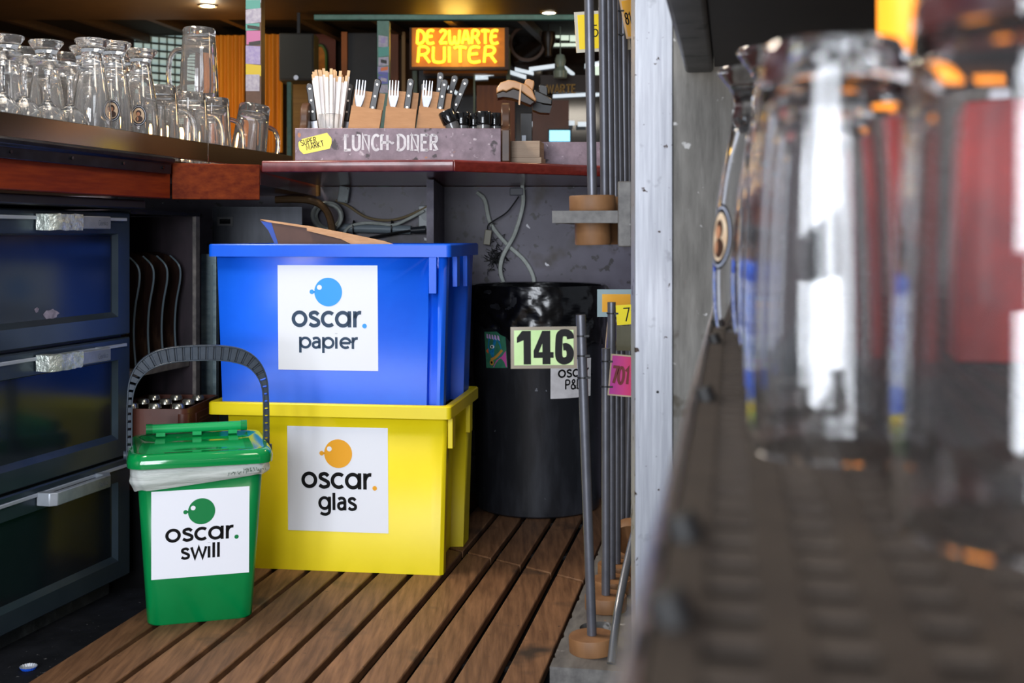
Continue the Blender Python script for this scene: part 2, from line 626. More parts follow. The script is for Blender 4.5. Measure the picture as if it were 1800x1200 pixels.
FY = -.0485
xs_f1 = ul(300, FY)
cnt = thing('bar_counter', 'mahogany bar counter along the drawers, carrying the steel glass tray', 'bar counter', UO, UA)
mb = MB().box(-1.5, xs_f1 - .0008, FY, -.025, .911, 1.0)
mb.build('fascia_board', mahog, cnt, bevel=.003)
mb = MB().box(-1.5, xs_f1, -.025, .6, .965, 1.0)
mb.build('counter_top', mahog2, cnt)
a = MUi @ Vector((-.8355, 2.937, 0))
bb = MUi @ Vector((-.634, 3.005, 0))
cc_ = MUi @ Vector((-.634, 3.86, 0))
dd = MUi @ Vector((-1.3, 3.86, 0))
ee = MUi @ Vector((-1.36, 3.20, 0))
nq = (MUi.to_3x3() @ Vector((-.003, .0245, 0)))
mb = MB().prism([(v.x, v.y) for v in (a + nq, bb + nq, cc_, dd, ee)], .95, .9995)
mb.build('corner_top', mahog2, cnt)
ab = (bb - a).normalized()
nn = Vector((-ab.y, ab.x, 0))
if nn.y < 0:
    nn = -nn
mb = MB().prism([(v.x, v.y) for v in (a, bb, bb + nn * .024, a + nn * .024)], .911, .9999)
mb.build('corner_fascia', mat('mahogany_corner', '#541a08', '#74300f', rough=.6, scale=5, stretch=(14, 1.2, 14), spec=.12), cnt, bevel=.002)

xt = ul(515, FY)
tray = thing('glass_tray', 'long steel drip tray with raised lip on the bar, full of upturned glasses', 'tray', upt(0, FY, 1.0), UA)
mb = MB().box(-1.5, xt, .02, .5, .0005, .008)
mb.build('tray_floor', steel_tray, tray)
mb = MB().box(-1.5, ul(366, FY) - .0006, 0, .02, .0145, .063)
mb.box(ul(366, FY) + .0006, xt, 0, .02, .0145, .063)
mb.build('tray_lip', steel_tray, tray, bevel=.0015)
mb = MB().box(-1.5, xt, .49, .51, .0, .05)
mb.build('tray_back_lip', steel_tray, tray)

rail = thing('steel_rail', 'dark steel edge profile screwed along the front of the bar, above mahogany', 'rail', upt(0, FY, 1.0), UA)
prof = [(0, .013), (-.016, .0135), (-.024, .008), (-.023, -.001), (-.013, -.005), (-.012, -.029), (0, -.029)]
x1 = ul(306, FY - .02)
rings = [[Vector((x, y, z)) for y, z in prof] for x in (-1.5, x1)]
MB().loft(rings).build('profile', black_rail, rail, bevel=.0012)
for px in (17, 125, 215, 285):
    x = ul(px, FY - .012)
    MB().cyl((x, -.0165, -.015), (x, -.011, -.015), .0035, seg=10).build('screw', black_gloss, rail)

# ------------------------------------------------------------------ drawer cabinet
cab = thing('drawer_cabinet', 'dark steel under-bar cabinet with three stacked drawers', 'drawer cabinet', UO, UA)
mb = MB().box(-1.4, -.006, .022, .6, .012, .878)
mb.build('carcass', black_mat, cab)
mb = MB().box(-1.4, ul(250, -.02), -.03, .6, .884, .906)
mb.build('cabinet_top', black_mat, cab, bevel=.004)
mb = MB().box(-1.4, -.02, .045, .55, -.03, .012)
mb.build('plinth', mat('plinth_dirty', '#17191c', '#3b3c3e', rough=.8, scale=26, ramp=(.5, .8), bump=.4), cab)


def drawer(z0, z1, tape, scar):
    d = MB()
    xa, xb = -.545, -.008
    bx0, bx1, bz0, bz1 = xa + .028, xb - .05, z0 + .043, z1 - .05
    yf = -.004
    # frame: outer edge ring -> inner ring -> recess ring
    def ring(x0, x1, za, zb, y):
        return [Vector(p) for p in ((x0, y, za), (x1, y, za), (x1, y, zb), (x0, y, zb))]
    rings = [ring(xa, xb, z0, z1, .02), ring(xa, xb, z0, z1, yf + .003), ring(xa + .003, xb - .003, z0 + .003, z1 - .003, yf),
             ring(bx0, bx1, bz0, bz1, yf), ring(bx0 + .012, bx1 - .012, bz0 + .014, bz1 - .004, yf + .012)]
    d.loft(rings, cap1=False)
    fr = d.build('drawer', drawer_frame, cab, smooth=20)
    p = MB().box(bx0 + .008, bx1 - .008, yf + .0105, yf + .018, bz0 + .008, bz1 - .002)
    pn = p.build('drawer_panel', drawer_mat, fr, smooth=0)
    st = MB().box(xa, xb - .02, yf - .005, yf, z1 - .021, z1 - .013)
    st.build('pull_strip', white_strip, fr, bevel=.0015)
    # bracket handle
    hx0, hx1 = -.362, -.132
    hz0, hz1 = z1 - .040, z1 - .012
    h = MB()
    outl = [(hx0, yf - .001), (hx0, yf - .032), (hx0 + .012, yf - .044), (hx1 - .025, yf - .044), (hx1, yf - .026), (hx1, yf - .001),
            (hx1 - .022, yf - .001), (hx1 - .026, yf - .022), (hx1 - .034, yf - .030), (hx0 + .02, yf - .030), (hx0 + .016, yf - .001)]
    h.prism(outl, hz0, hz1)
    ho = h.build('handle', handle_mat, fr, bevel=.002)
    if tape:
        t = MB()
        n = 10
        xs0, xs1 = hx0 - .004, hx0 + .098
        for ya, fz in ((yf - .046, 0),):
            rings = []
            for i in range(n + 1):
                x = xs0 + (xs1 - xs0) * i / n
                j = lambda: random.uniform(-.0015, .0015)
                fy = yf - .0465 + (.0135 * max(0, 1 - i / 1.5))
                by = yf - .028 if i > 2 else yf - .003
                rings.append([Vector((x, fy + j(), hz0 - .003 + j())), Vector((x + j(), fy - .0005 + j(), (hz0 + hz1) / 2)), Vector((x, fy + j(), hz1 + .003 + j())),
                              Vector((x, by, hz1 + .003)), Vector((x, by, hz0 - .003))])
            t.loft(rings)
        t.build('tape', tape_mat, fr)
    lt = MB()
    fh = lambda u, v: Vector((u, yf - .0446, v))
    u = flat_text(lt, 'G', CAP, hx1 - .072, hz0 + .008, .011, .0014, fh)
    flat_text(lt, 'amko', LOW, u - .001, hz0 + .008, .0075, .0014, fh)
    lt.build('lettering', mat('handle_letter', '#5f656d', rough=.4), fr)
    if scar:
        s = MB()
        for cx, cz, rx, rz in ((-.30, bz0 + .022, .032, .010), (-.345, bz0 + .034, .008, .006)):
            pts = [(cx + rx * random.uniform(.7, 1.1) * math.cos(k * .42), cz + rz * random.uniform(.7, 1.15) * math.sin(k * .42)) for k in range(15)]
            flat_poly(s, pts, lambda u, v: Vector((u, yf + .0100, v)))
        s.build('paint_scar', paint_scar, fr)
    return fr


drawer(.588, .876, True, True)
drawer(.302, .581, True, False)
drawer(.018, .296, False, False)

# ------------------------------------------------------------------ open shelf unit beside the drawers
XE = ul(346, 0)
su = thing('shelf_unit', 'narrow dark plywood shelf unit between the drawers and the crates', 'shelf unit', UO, UA)
MB().box(XE, XE + .018, .012, .5, -.03, .872).build('side_panel', dark_ply, su)
MB().box(XE - .001, XE + .019, .002, .012, .0, .872).build('edge_strip', ply_edge, su)
MB().box(.004, XE, .48, .5, -.03, .872).build('back_panel', dark_ply, su)
MB().box(.002, XE - .001, .02, .48, .476, .494).build('shelf', ply_edge, su, bevel=.002)
MB().box(.002, XE + .018, .0, .5, .8735, .8825).build('top_panel', black_mat, su)
tm = mat('dark_tray_plastic', '#1c1210', '#3a2a20', rough=.12, scale=40, stretch=(1, 1, .3), ramp=(.5, .8), coat=.4)
for i, px in enumerate((241, 266, 290, 313)):
    x = ul(px, .035)
    t = thing('divider_tray', 'x', 'tray', upt(x, .03, .494), UA, 'dark plastic trays upright on the shelf')
    t['label'] = 'dark glossy wavy-edged tray standing upright on the plywood shelf beside the drawers'
    fr = smoothpts([(.03, .275), (.004, .25), (.0, .215), (.012, .15), (.016, .08), (.010, 0)], 5)
    mb = MB()
    outl = [(p.x, p.y) for p in fr] + [(.30, 0), (.30, .285), (.06, .285)]
    M = Matrix(((0, 0, 1, 0), (1, 0, 0, 0), (0, 1, 0, 0), (0, 0, 0, 1)))
    mb.prism(outl, -.003, .003, M=M)
    mb.build('sheet', tm, t)
    ed = MB().tube([Vector((0, p.x - .001, max(p.y, .0035))) for p in fr], .0032, 6)
    ed.build('rolled_edge', mat('tray_edge', '#56636b', rough=.18, metal=.3), t)

# zinc upright and grey back panel beside the unit
zu = thing('steel_upright', 'zinc coated upright channel standing by the shelf unit, behind the crates', 'steel upright', at(370, 1120, 3.32) * 1)
zu.location = (-.8465, 3.33, -.03)
mb = MB()
mb.prism([(-.02, 0), (.022, 0), (.022, .03), (.018, .03), (.018, .004), (-.016, .004), (-.016, .03), (-.02, .03)], 0, .80)
mb.build('channel', zinc, zu)
MB().box(.006, .013, -.004, .0, .4, .77).build('flange', mat('zinc_bright', '#93a5a9', rough=.3, metal=.6), zu)
MB().box(.022, .15, .0, .02, .33, .36).build('cross_bar', zinc, zu)
pn = thing('back_sheet', 'dark grey steel panel with a small slot, behind the blue crate', 'panel', (-.78, 3.47, -.03))
MB().box(-.09, .17, 0, .012, 0, .935).build('sheet', panel_steel, pn)
MB().box(-.075, -.03, -.003, .0, .88, .906).build('slot_frame', black_mat, pn)
MB().box(-.068, -.037, -.0045, -.003, .886, .900).build('slot', black_gloss, pn)

# ------------------------------------------------------------------ back counter
A_, B_, C_ = Vector((-.632, 3.01)), Vector((-.1443, 2.97)), Vector((.2057, 3.2))
D_ = C_ + (C_ - B_) * 2.2
bc = thing('bar_counter', 'dark red bar counter carrying the painted cutlery box', 'bar counter', (0, 3.0, 1.0))
off = Vector((0, -3.0))
pl = [(p + off) for p in (A_ + Vector((0, .012)), B_ + Vector((0, .012)), C_ + Vector((0, .014)), D_ + Vector((0, .014)), Vector((D_.x, 4.3)), Vector((-.612, 4.3)))]
MB().prism([tuple(p) for p in pl], -.018, .010).build('counter_top', mahog2, bc)
seg = [(A_, B_, rosewood), (B_, C_, mahog2), (C_, D_, mahog2)]
for p, q, m in seg:
    p, q = p + off, q + off
    d = (q - p).normalized()
    n = Vector((-d.y, d.x))
    prof = [(.0, -.016), (.002, -.019), (.03, -.019), (.03, .0105), (.004, .0105), (.0, .007)]
    rings = [[Vector((e.x + n.x * a, e.y + n.y * a, z)) for a, z in prof] for e in (p + d * .0006, q - d * .0006)]
    MB().loft(rings).build('edge_board', m, bc, bevel=.003)
pt = thing('partition_board', 'upright plank edge dividing the space under the red counter', 'board', (-.229, 3.34, -.03))
MB().box(-.010, .010, 0, .53, 0, 1.008).build('plank', mat('partition_wood', '#4a4650', '#6b6670', rough=.6, scale=26), pt)


def rrect(hx, hy, r, z, cx=0.0, cy=0.0, n=4):
    pts = []
    for sx, sy, a0 in ((1, -1, -90), (1, 1, 0), (-1, 1, 90), (-1, -1, 180)):
        for i in range(n + 1):
            t = R(a0 + 90 * i / n)
            pts.append(Vector((cx + sx * (hx - r) + r * math.cos(t), cy + sy * (hy - r) + r * math.sin(t), z)))
    return pts


# ------------------------------------------------------------------ stacking crates
def crate_materials(n, a, b):
    return mat('crate_' + n, a, b, rough=.42, scale=7, ramp=(.3, .8), bump=.015, bscale=60)


blue_p = crate_materials('blue', '#0a57dc', '#0f63ea')
yellow_p = crate_materials('yellow', '#e6cf0c', '#edd816')
sticker_p = mat('sticker_paper', '#e9ebf2', rough=.35)


def sticker(root, f, w, h, word, xh, x0, x1, ccol, ink, wk):
    """square recycling sticker: balloon mark, oscar., waste word; f(u, v, lift)"""
    n = 8
    s = MB()
    g = [[s.V(f(w * i / n, h * j / n, .0006)) for i in range(n + 1)] for j in range(n + 1)]
    for j in range(n):
        for i in range(n):
            s.face([g[j][i], g[j][i + 1], g[j + 1][i + 1], g[j + 1][i]])
    so = s.build('sticker', sticker_p, root)
    fl = lambda u, v: f(u, v, .0011)
    fl2 = lambda u, v: f(u, v, .0016)
    lg = MB()
    flat_disc(lg, .508 * w, .746 * h, .139 * w, fl, 0, 40)
    flat_disc(lg, .344 * w, .747 * h, .0225 * w, fl, 0, 20)
    flat_poly(lg, [(.36 * w, .737 * h), (.375 * w, .737 * h), (.375 * w, .757 * h), (.36 * w, .757 * h)], fl, 0)
    flat_disc(lg, .421 * w, .79 * h, .0245 * w, fl2, 1, 20)
    dt = MB()
    flat_disc(dt, .868 * w, .426 * h, .0225 * w, fl, 0, 20)
    dt.build('full_stop', ccol, so, smooth=0)
    lg.build('logo', [ccol, sticker_p], so, smooth=0)
    t = MB()
    txt = 'oscqr'
    hh = .153 * h
    tw = text_width(txt, LOW) * hh - .06 * hh
    flat_text(t, txt, LOW, .142 * w, .412 * h, hh, .225 * hh, fl, sx=(.70 * w) / tw)
    t.build('lettering', ink, so, smooth=0)
    t = MB()
    hh = xh * h
    tw = text_width(word, wk) * hh - .06 * hh
    flat_text(t, word, wk, x0 * w, .207 * h, hh, .225 * hh, fl, sx=(x1 - x0) * w / tw)
    t.build('lettering', ink, so, smooth=0)
    return so


CA = -R(8.1)


def crate(name, label, m, z, groove, tabs, xl):
    root = thing(name, label, 'crate', (-.4205, 3.10, z), CA, 'stacked recycling crates')
    H = .412
    xr = .291

    def plan(inset, zz, t=0.0):
        a = xr - inset
        l = xl + inset
        y = .186 - inset
        rec = a - .034
        pts = [(l, -y)]
        if groove:
            pts += [(.249 - inset * .8, -y), (.250 - inset * .8, -y + .022), (.272 - inset * .8, -y + .022), (.273 - inset * .8, -y)]
        else:
            pts += [(.1, -y), (.15, -y), (.2, -y), (.25, -y)]
        pts += [(a - .008, -y), (a, -y + .008), (a, -.142), (rec, -.136), (rec, .092), (a, .098), (a, y), (l, y), (l, .1), (l + .03, .095), (l + .03, -.13), (l, -.136)]
        return [Vector((px, py, zz)) for px, py in pts]

    b = MB()
    b.loft([plan(.010, .004), plan(.0105, .0), plan(.0, H - .03)][1:], cap0=True, cap1=False)
    bo = b.build('tub', m, root, smooth=25, solid=.004, bevel=0)
    r = MB()
    r.loft([rrect(.305, .2, .012, H - .031), rrect(.305, .2, .012, H - .003), rrect(.302, .197, .012, H), rrect(.289, .183, .012, H), rrect(.286, .180, .012, H - .003),
            rrect(.286, .180, .012, H - .012), rrect(.300, .195, .012, H - .012), rrect(.300, .195, .012, H - .031)], closed=True)
    r.build('rim', m, root)
    for kind, pos, ln in tabs:
        tb = MB()
        if kind == 'f':
            tb.box(pos - .0095, pos + .0095, -.199, -.187, H - .031 - ln, H - .031)
        else:
            tb.box(xr + .0005, xr + .0125, pos - .018, pos + .018, H - .031 - ln, H - .028)
        tb.build('tab', m, root, bevel=.001)
    for x in (-.19, .19):
        MB().box(x - .008, x + .008, -.184, .184, H - .036, H - .024).build('bail_bar', m, root)
    return root


def front_map(u0, v0, tilt=.010 / .382, H=.412):
    # tub front face: y = -(.1755 + .0105 * v / (H - .03))
    def f(u, v, lift):
        zz = v0 + v
        return Vector((u0 + u, -(.1755 + .0105 * zz / (H - .03)) - lift, zz))
    return f


yc = crate('recycling_crate', 'yellow plastic crate on the floor, sticker reading glas', yellow_p, 0.0, False, (('s', -.15, .075), ('s', .09, .075)), -.257)
ZB = .389
bcx = crate('recycling_crate', 'blue plastic crate stacked on the yellow one, sticker reading papier', blue_p, ZB, True, (('f', .2605, .088), ('s', -.09, .075), ('s', .05, .08)), -.286)
PAL = dict(LOW)
sticker(yc, front_map(-.106, .098), .253, .257, 'glas', .127, .31, .69, mat('print_orange', '#eda51c', rough=.4), letter_black, PAL)
sticker(bcx, front_map(-.1305, .103), .252, .257, 'papier', .11, .212, .805, mat('print_sky', '#2f9df2', rough=.4), mat('ink_navy', '#1f3a56', rough=.45), PAL)

# ------------------------------------------------------------------ cardboard in the blue crate
MC = Matrix.Translation((-.4205, 3.10, ZB)) @ Matrix.Rotation(CA, 4, 'Z')


def clx(px, py, yl):
    """point of the crate's local plane y = yl behind photo pixel"""
    Mi = MC.inverted()
    o = Mi @ Vector((0, 0, EYE))
    d = (Mi.to_3x3() @ (at(px, py, 1.0) - Vector((0, 0, EYE))))
    t = (yl - o.y) / d.y
    return o + d * t


card_dark = mat('card_printed', '#4a3129', '#5d4034', rough=.55, scale=8)
card_tan = mat('card_tan', '#c79a72', '#b5855c', rough=.7, scale=30, stretch=(1, 1, 6))
card_blue = mat('card_blue', '#1f4fb5', '#27469a', rough=.4, scale=9)
k1 = thing('cardboard_sheet', 'printed cardboard with a blue corner poking out of the blue crate', 'cardboard', MC.translation, CA, 'flattened cardboard in the crate')
poly = [(457, 386.5), (500, 392), (548, 399), (690, 430), (690, 520), (500, 520), (487, 437), (472, 405)]
P3 = [clx(px, py, -.135) for px, py in poly]


def slab(mb, pts, dy0, dy1):
    mb.loft([[p + Vector((0, dy0, 0)) for p in pts], [p + Vector((0, dy1, 0)) for p in pts]])


m_ = MB()
slab(m_, P3, -.002, .002)
m_.build('sheet', card_dark, k1)
m_ = MB()
slab(m_, [clx(px, py, -.1375) for px, py in ((458.5, 388.5), (477, 391), (483, 410), (492, 437), (487, 437), (472, 405))], -.0007, .0004)
m_.build('printed_corner', card_blue, k1)
m_ = MB()
slab(m_, [clx(px, py, -.139) for px, py in ((457, 385), (470, 386.5), (542, 397), (542, 401), (470, 390))], -.001, .0005)
m_.build('edge', card_tan, k1)
k2 = thing('cardboard_sheet', 'thick tan cardboard edge slanting down into the blue crate', 'cardboard', MC.translation, CA, 'flattened cardboard in the crate')
m_ = MB()
slab(m_, [clx(px, py, -.15) for px, py in ((539, 396.5), (600, 408), (672, 423), (697, 431), (690, 470), (660, 450), (600, 420), (540, 405.5))], -.002, .009)
m_.build('sheet', card_tan, k2)

# ------------------------------------------------------------------ green kitchen-waste bin
green_p = mat('bin_green', '#02753a', '#058042', rough=.3, scale=8, bump=.012, bscale=120)
green_lid = mat('bin_lid_green', '#05813f', rough=.09, coat=.6)
green_light = mat('bin_grip_green', '#15a058', rough=.3)
bag_p = mat('bag_film', '#dfe3df', '#c3c9c4', rough=.25, scale=9, stretch=(1.5, 1.5, 14), alpha=.72, bump=.5)
handle_p = mat('handle_black_plastic', '#2c343e', '#39434f', rough=.35, scale=40)
GA = R(16.8)
gb = thing('waste_bin', 'green lidded kitchen waste bin with a black carry strap, sticker reading swill', 'waste bin', (-.6904, 2.6342, 0), GA)
b = MB()
b.loft([rrect(.106, .097, .026, 0), rrect(.109, .10, .026, .004), rrect(.130, .122, .028, .336)], cap1=False)
b.build('body', green_p, gb, solid=.003)
l = MB()
l.loft([rrect(.141, .138, .034, .338), rrect(.149, .146, .036, .339), rrect(.150, .147, .036, .352), rrect(.146, .143, .036, .364), rrect(.138, .135, .034, .3685),
        rrect(.126, .123, .032, .366), rrect(.115, .112, .03, .3595), rrect(.06, .06, .02, .3605), rrect(.01, .01, .004, .361)])
lid = l.build('lid', green_lid, gb, smooth=60)
g = MB()
g.cyl((-.098, .118, .381), (.098, .118, .381), .0105, seg=14)
for x in (-.08, 0, .08):
    g.box(x - .01, x + .01, .112, .124, .364, .38)
g.build('lid_grip', green_light, gb)
for sx in (-1, 1):
    MB().cyl((sx * .0981, .118, .381), (sx * .112, .118, .381), .0118, seg=14).build('grip_end', green_p, gb)
# bag skirt under the lid
bg = MB()
rings = []
for k, (dz, grow) in enumerate(((.343, .0), (.338, .007), (.331, .010), (.324, .009), (.317, .011), (.310, .009), (.304, .003))):
    ring = []
    base = rrect(.134 + grow, .127 + grow, .032, 0, n=9)
    nb = len(base)
    for i, p in enumerate(base):
        a = 2 * math.pi * i / nb
        wob = .0016 * math.sin(5 * a + 2.1 * k) + .0012 * math.sin(13 * a - 1.3 * k)
        d = Vector((p.x, p.y, 0)).normalized()
        zz = dz + .010 * (p.x / .14) * (k / 6) + .002 * math.sin(7 * a + k) - (.004 if k == 6 and p.x < 0 else 0)
        ring.append(Vector((p.x, p.y, 0)) + d * wob * (k > 0) + Vector((0, 0, zz)))
    rings.append(ring)
bg.loft(rings, cap0=False, cap1=False)
bg.build('bag', bag_p, gb, smooth=80, sub=1)
# printed marks on the bag
pm = MB()
random.seed(3)
for i in range(22):
    u = .055 + .004 * i + random.uniform(-.001, .001)
    if u > .132:
        break
    z0 = .312 + .01 * (u / .14)
    pts = [(u + random.uniform(-.001, .003), z0 + random.uniform(0, .012)) for _ in range(3)]
    flat_stroke(pm, pts, .0011, lambda a, c: Vector((a, -.1452 - .0005, c)))
pm.build('bag_print', mat('bag_print_green', '#1f3d2c', rough=.5), gb, smooth=0)

# carry strap: a ladder of two rails and blocks bent into an arch
hp = [(-.146, .335), (-.146, .40), (-.145, .46), (-.139, .500), (-.121, .532), (-.094, .551), (-.055, .5605), (0, .563), (.055, .5605), (.094, .551), (.121, .532), (.139, .500), (.145, .46), (.146, .40), (.146, .335)]
hp = smoothpts(hp, 8)
st = MB()


def hthick(p):
    return .0065 + .0105 * max(0.0, min(1.0, (p.y - .47) / .085)) ** 1.3


frames = []
for i, p in enumerate(hp):
    t = (hp[min(i + 1, len(hp) - 1)] - hp[max(i - 1, 0)]).normalized()
    n = Vector((-t.y, t.x))
    if n.dot(Vector((p.x, p.y - .4))) < 0:
        n = -n
    frames.append((p, n, hthick(p)))


def rect(p, n, a, c, yd):
    q0, q1 = p + n * a, p + n * c
    return [Vector((q0.x, -yd, q0.y)), Vector((q1.x, -yd, q1.y)), Vector((q1.x, yd, q1.y)), Vector((q0.x, yd, q0.y))]


for lo, hi in (('in', 0), ('out', 1)):
    rings = [rect(p, n, (h - .0028 if hi else -h), (h if hi else -h + .0028), .010) for p, n, h in frames]
    st.loft(rings)
acc, last = 0.0, 0
i = 0
pitch = .0165
dist = [0.0]
for a, c in zip(frames[:-1], frames[1:]):
    dist.append(dist[-1] + (c[0] - a[0]).length)


def fat(s):
    for k in range(len(dist) - 1):
        if dist[k + 1] >= s:
            t = (s - dist[k]) / max(dist[k + 1] - dist[k], 1e-9)
            p = frames[k][0].lerp(frames[k + 1][0], t)
            n = frames[k][1].lerp(frames[k + 1][1], t).normalized()
            return p, n, frames[k][2] * (1 - t) + frames[k + 1][2] * t
    return frames[-1]


s = .004
alt = 0
while s < dist[-1] - .014:
    p0, n0, h0 = fat(s)
    p1, n1, h1 = fat(s + pitch * .70)
    st.loft([rect(p0, n0, -h0 + .0026, h0 - .0026, .008), rect(p1, n1, -h1 + .0026, h1 - .0026, .008)])
    if h0 > .011:      # thin web between blocks on the broad part
        p2, n2, h2 = fat(s + pitch)
        st.loft([rect(p1, n1, -h1 + .0026, h1 - .0026, .003), rect(p2, n2, -h2 + .0026, h2 - .0026, .003)])
    s += pitch
st.build('carry_strap', handle_p, gb, bevel=.0006, bseg=1)
for sx in (-1, 1):
    MB().cyl((sx * .148, 0, .345), (sx * .158, 0, .345), .010, seg=14).build('pivot', handle_p, gb)
gst = mat('print_green', '#0b7a40', rough=.4)


def gmap(u, v, lift):
    zz = .100 + v
    return Vector((-.1005 + u, -(.0998 + .0222 * zz / .332) - lift, zz))


sticker(gb, gmap, .2005, .187, 'swill', .133, .295, .708, gst, letter_black, PAL)

# ------------------------------------------------------------------ brown bottle crates with small bottles
brown_p = mat('crate_brown', '#4a261b', '#5a3024', rough=.4, scale=12)
BA = -R(3.0)


def bottle_crate(label, z, H, brown_p=brown_p):
    root = thing('bottle_crate', label, 'bottle crate', (-.874, 3.018, z), BA)
    W, D = .098, .134
    b = MB()
    for pts in (rrect(W, D, .02, 0),):
        pass
    b.loft([rrect(W, D, .02, .0), rrect(W, D, .02, H), rrect(W - .006, D - .006, .016, H), rrect(W - .006, D - .006, .016, .006)], cap0=True, cap1=True)
    b.build('shell', brown_p, root)
    for sx in (-1, 1):
        for sy in (-1, 1):
            MB().cyl((sx * (W - .014), sy * (D - .014), 0.001), (sx * (W - .014), sy * (D - .014), H - .012), .0165, seg=16).build('corner_post', brown_p, root)
    pl = MB().box(W - .0005, W + .0025, -.07, .07, H - .055, H - .018)
    p = pl.build('label_plate', mat('crate_plate', '#4a271c', rough=.4), root, bevel=.001)
    tx = MB()
    for r_ in range(2):
        for q in range(12):
            u = -.05 + q * .0085 + random.uniform(0, .001)
            flat_stroke(tx, [(u, H - .034 - r_ * .009), (u + .0055, H - .034 - r_ * .009)], .0022, lambda a, c: Vector((W + .0031, a, c)))
    tx.build('plate_print', mat('plate_print', '#8a6a58', rough=.5), p, smooth=0)
    return root


bottle_crate('black bottle crate under the brown one, coloured as the shade behind the green bin', -.03, .235, mat('crate_shade_black', '#060607', '#0a0a0b', rough=.8, scale=20, spec=.05))  # added support crate; the dark behind the bin is put into its colour
bottle_crate('brown plastic crate of capped bottles behind the green bin', .207, .196)
glass_dark = mat('bottle_glass', '#140c06', rough=.06, coat=.5)
cap_m = mat('cap_silver', '#c9c7b8', rough=.22, metal=.9)
cap_g = mat('cap_gold', '#c8ad4a', rough=.25, metal=.9)


def make_bottle():
    r = thing('bottle', 'x', 'bottle', (0, 0, 0), 0, 'capped bottles in the brown crate')
    MB().lathe([(0, 0), (.026, 0), (.028, .004), (.028, .09), (.024, .115), (.013, .145), (.0115, .178), (.013, .180), (.013, .184), (0, .184)], 18).build('glass', glass_dark, r)
    pr = [(0, .196), (.012, .196), (.0145, .193), (.016, .184), (.0145, .1835), (.0128, .19), (0, .19)]
    MB().lathe(pr, 21).build('cap', cap_m, r)
    return r


B0 = make_bottle()
MBX = Matrix.Translation((-.874, 3.018, .2135)) @ Matrix.Rotation(BA, 4, 'Z')
k = 0
for iy in range(3):
    for ix in range(3):
        p = MBX @ Vector((-.058 + ix * .058, -.080 + iy * .078, 0))
        if k == 0:
            o = B0
            o.location = p
        else:
            o = dup(B0, p)
        o['label'] = 'small brown bottle with a crimped cap standing in the brown crate'
        k += 1

# ------------------------------------------------------------------ black barrel with bin bag
barrel_p = mat('barrel_black', '#1c1d21', '#34363c', rough=.36, scale=9, stretch=(2, 2, .5), ramp=(.45, .85), bump=.05, bscale=20,
               spots=[('#6e7178', 60, .73, .76)])
bagb = mat('bin_bag_black', '#060608', '#0c0c10', rough=.24, scale=20, coat=.2, bump=.55, bscale=9, stretch=(1, 1, 1.8), detail=3)
BC = Vector((.079, 3.645, 0))
br_ = thing('barrel', 'round black plastic barrel lined with a black bin bag, against the stained wall', 'barrel', BC)
MB().lathe([(0, 0), (.178, 0), (.186, .006), (.1885, .03), (.199, .60), (.203, .61), (.203, .662), (.196, .662), (.194, .60), (.182, .02), (0, .02)], 56).build('shell', barrel_p, br_)
bb_ = MB()
NA, NZ = 150, 26
ag, zg = R(-78), .575
rings = []
for j in range(NZ + 1):
    ring = []
    tj = j / NZ
    for i in range(NA):
        a = 2 * math.pi * i / NA - math.pi          # 0 faces the camera
        hem = .50 + .06 * (1 / (1 + math.exp((math.degrees(a) + 33) / 5))) if abs(a) < R(130) else .52
        hem += .006 * math.sin(9 * a) + .004 * math.sin(23 * a)
        zz = .674 * (1 - tj) + hem * tj
        da = a - ag
        dxx, dzz = .205 * da, zz - zg
        ph = math.atan2(dzz, dxx)
        dd_ = math.hypot(dxx, dzz)
        fold = math.sin(17 * ph + 2 * math.sin(5 * dd_ * 9)) * min(1, dd_ / .05) * max(0.0, 1 - dd_ / .42)
        crump = .5 * math.sin(31 * a + 60 * zz) * math.sin(13 * a - 45 * zz) + .5 * math.sin(19 * a - 85 * zz + 1)
        rr = .2085 + .0055 * fold + .004 * crump * (1 if da < .9 else .45) + .004 * math.sin(3 * a)
        rr += .006 * math.exp(-(dd_ / .03) ** 2)
        rr = .2052 + (rr - .2052) * min(1, j / 4)
        ring.append(Vector((rr * math.sin(a), -rr * math.cos(a), zz)))
    rings.append(ring)
inner = [[Vector((.193 * math.sin(2 * math.pi * i / NA - math.pi), -.193 * math.cos(2 * math.pi * i / NA - math.pi), z)) for i in range(NA)] for z in (.52, .672)]
bb_.loft(inner + rings, cap0=True, cap1=False)
bb_.build('bin_bag', bagb, br_, smooth=70)
tl = MB()
tl.tube([Vector((-.2085, -.03, .58)), Vector((-.222, -.045, .55)), Vector((-.226, -.05, .50)), Vector((-.224, -.052, .45))], [.010, .012, .009, .005], 8)
tl.build('bag_tail', bagb, br_)


def bmap(a0, z0, r0=.1945):
    def f_(u, v, lift):
        z = z0 + v
        r_ = .1885 + (.199 - .1885) * (z - .03) / .57 + lift + .0006
        a = R(a0) + u / .195
        return Vector((r_ * math.sin(a), -r_ * math.cos(a), z))
    return f_


def patch(mb, f_, w, h, n=8, lift=.0003, mi=0, shape=None):
    g = [[mb.V(f_(w * i / n, h * j / n, lift)) for i in range(n + 1)] for j in range(n + 1)]
    for j in range(n):
        for i in range(n):
            mb.face([g[j][i], g[j][i + 1], g[j + 1][i + 1], g[j + 1][i]], mi)


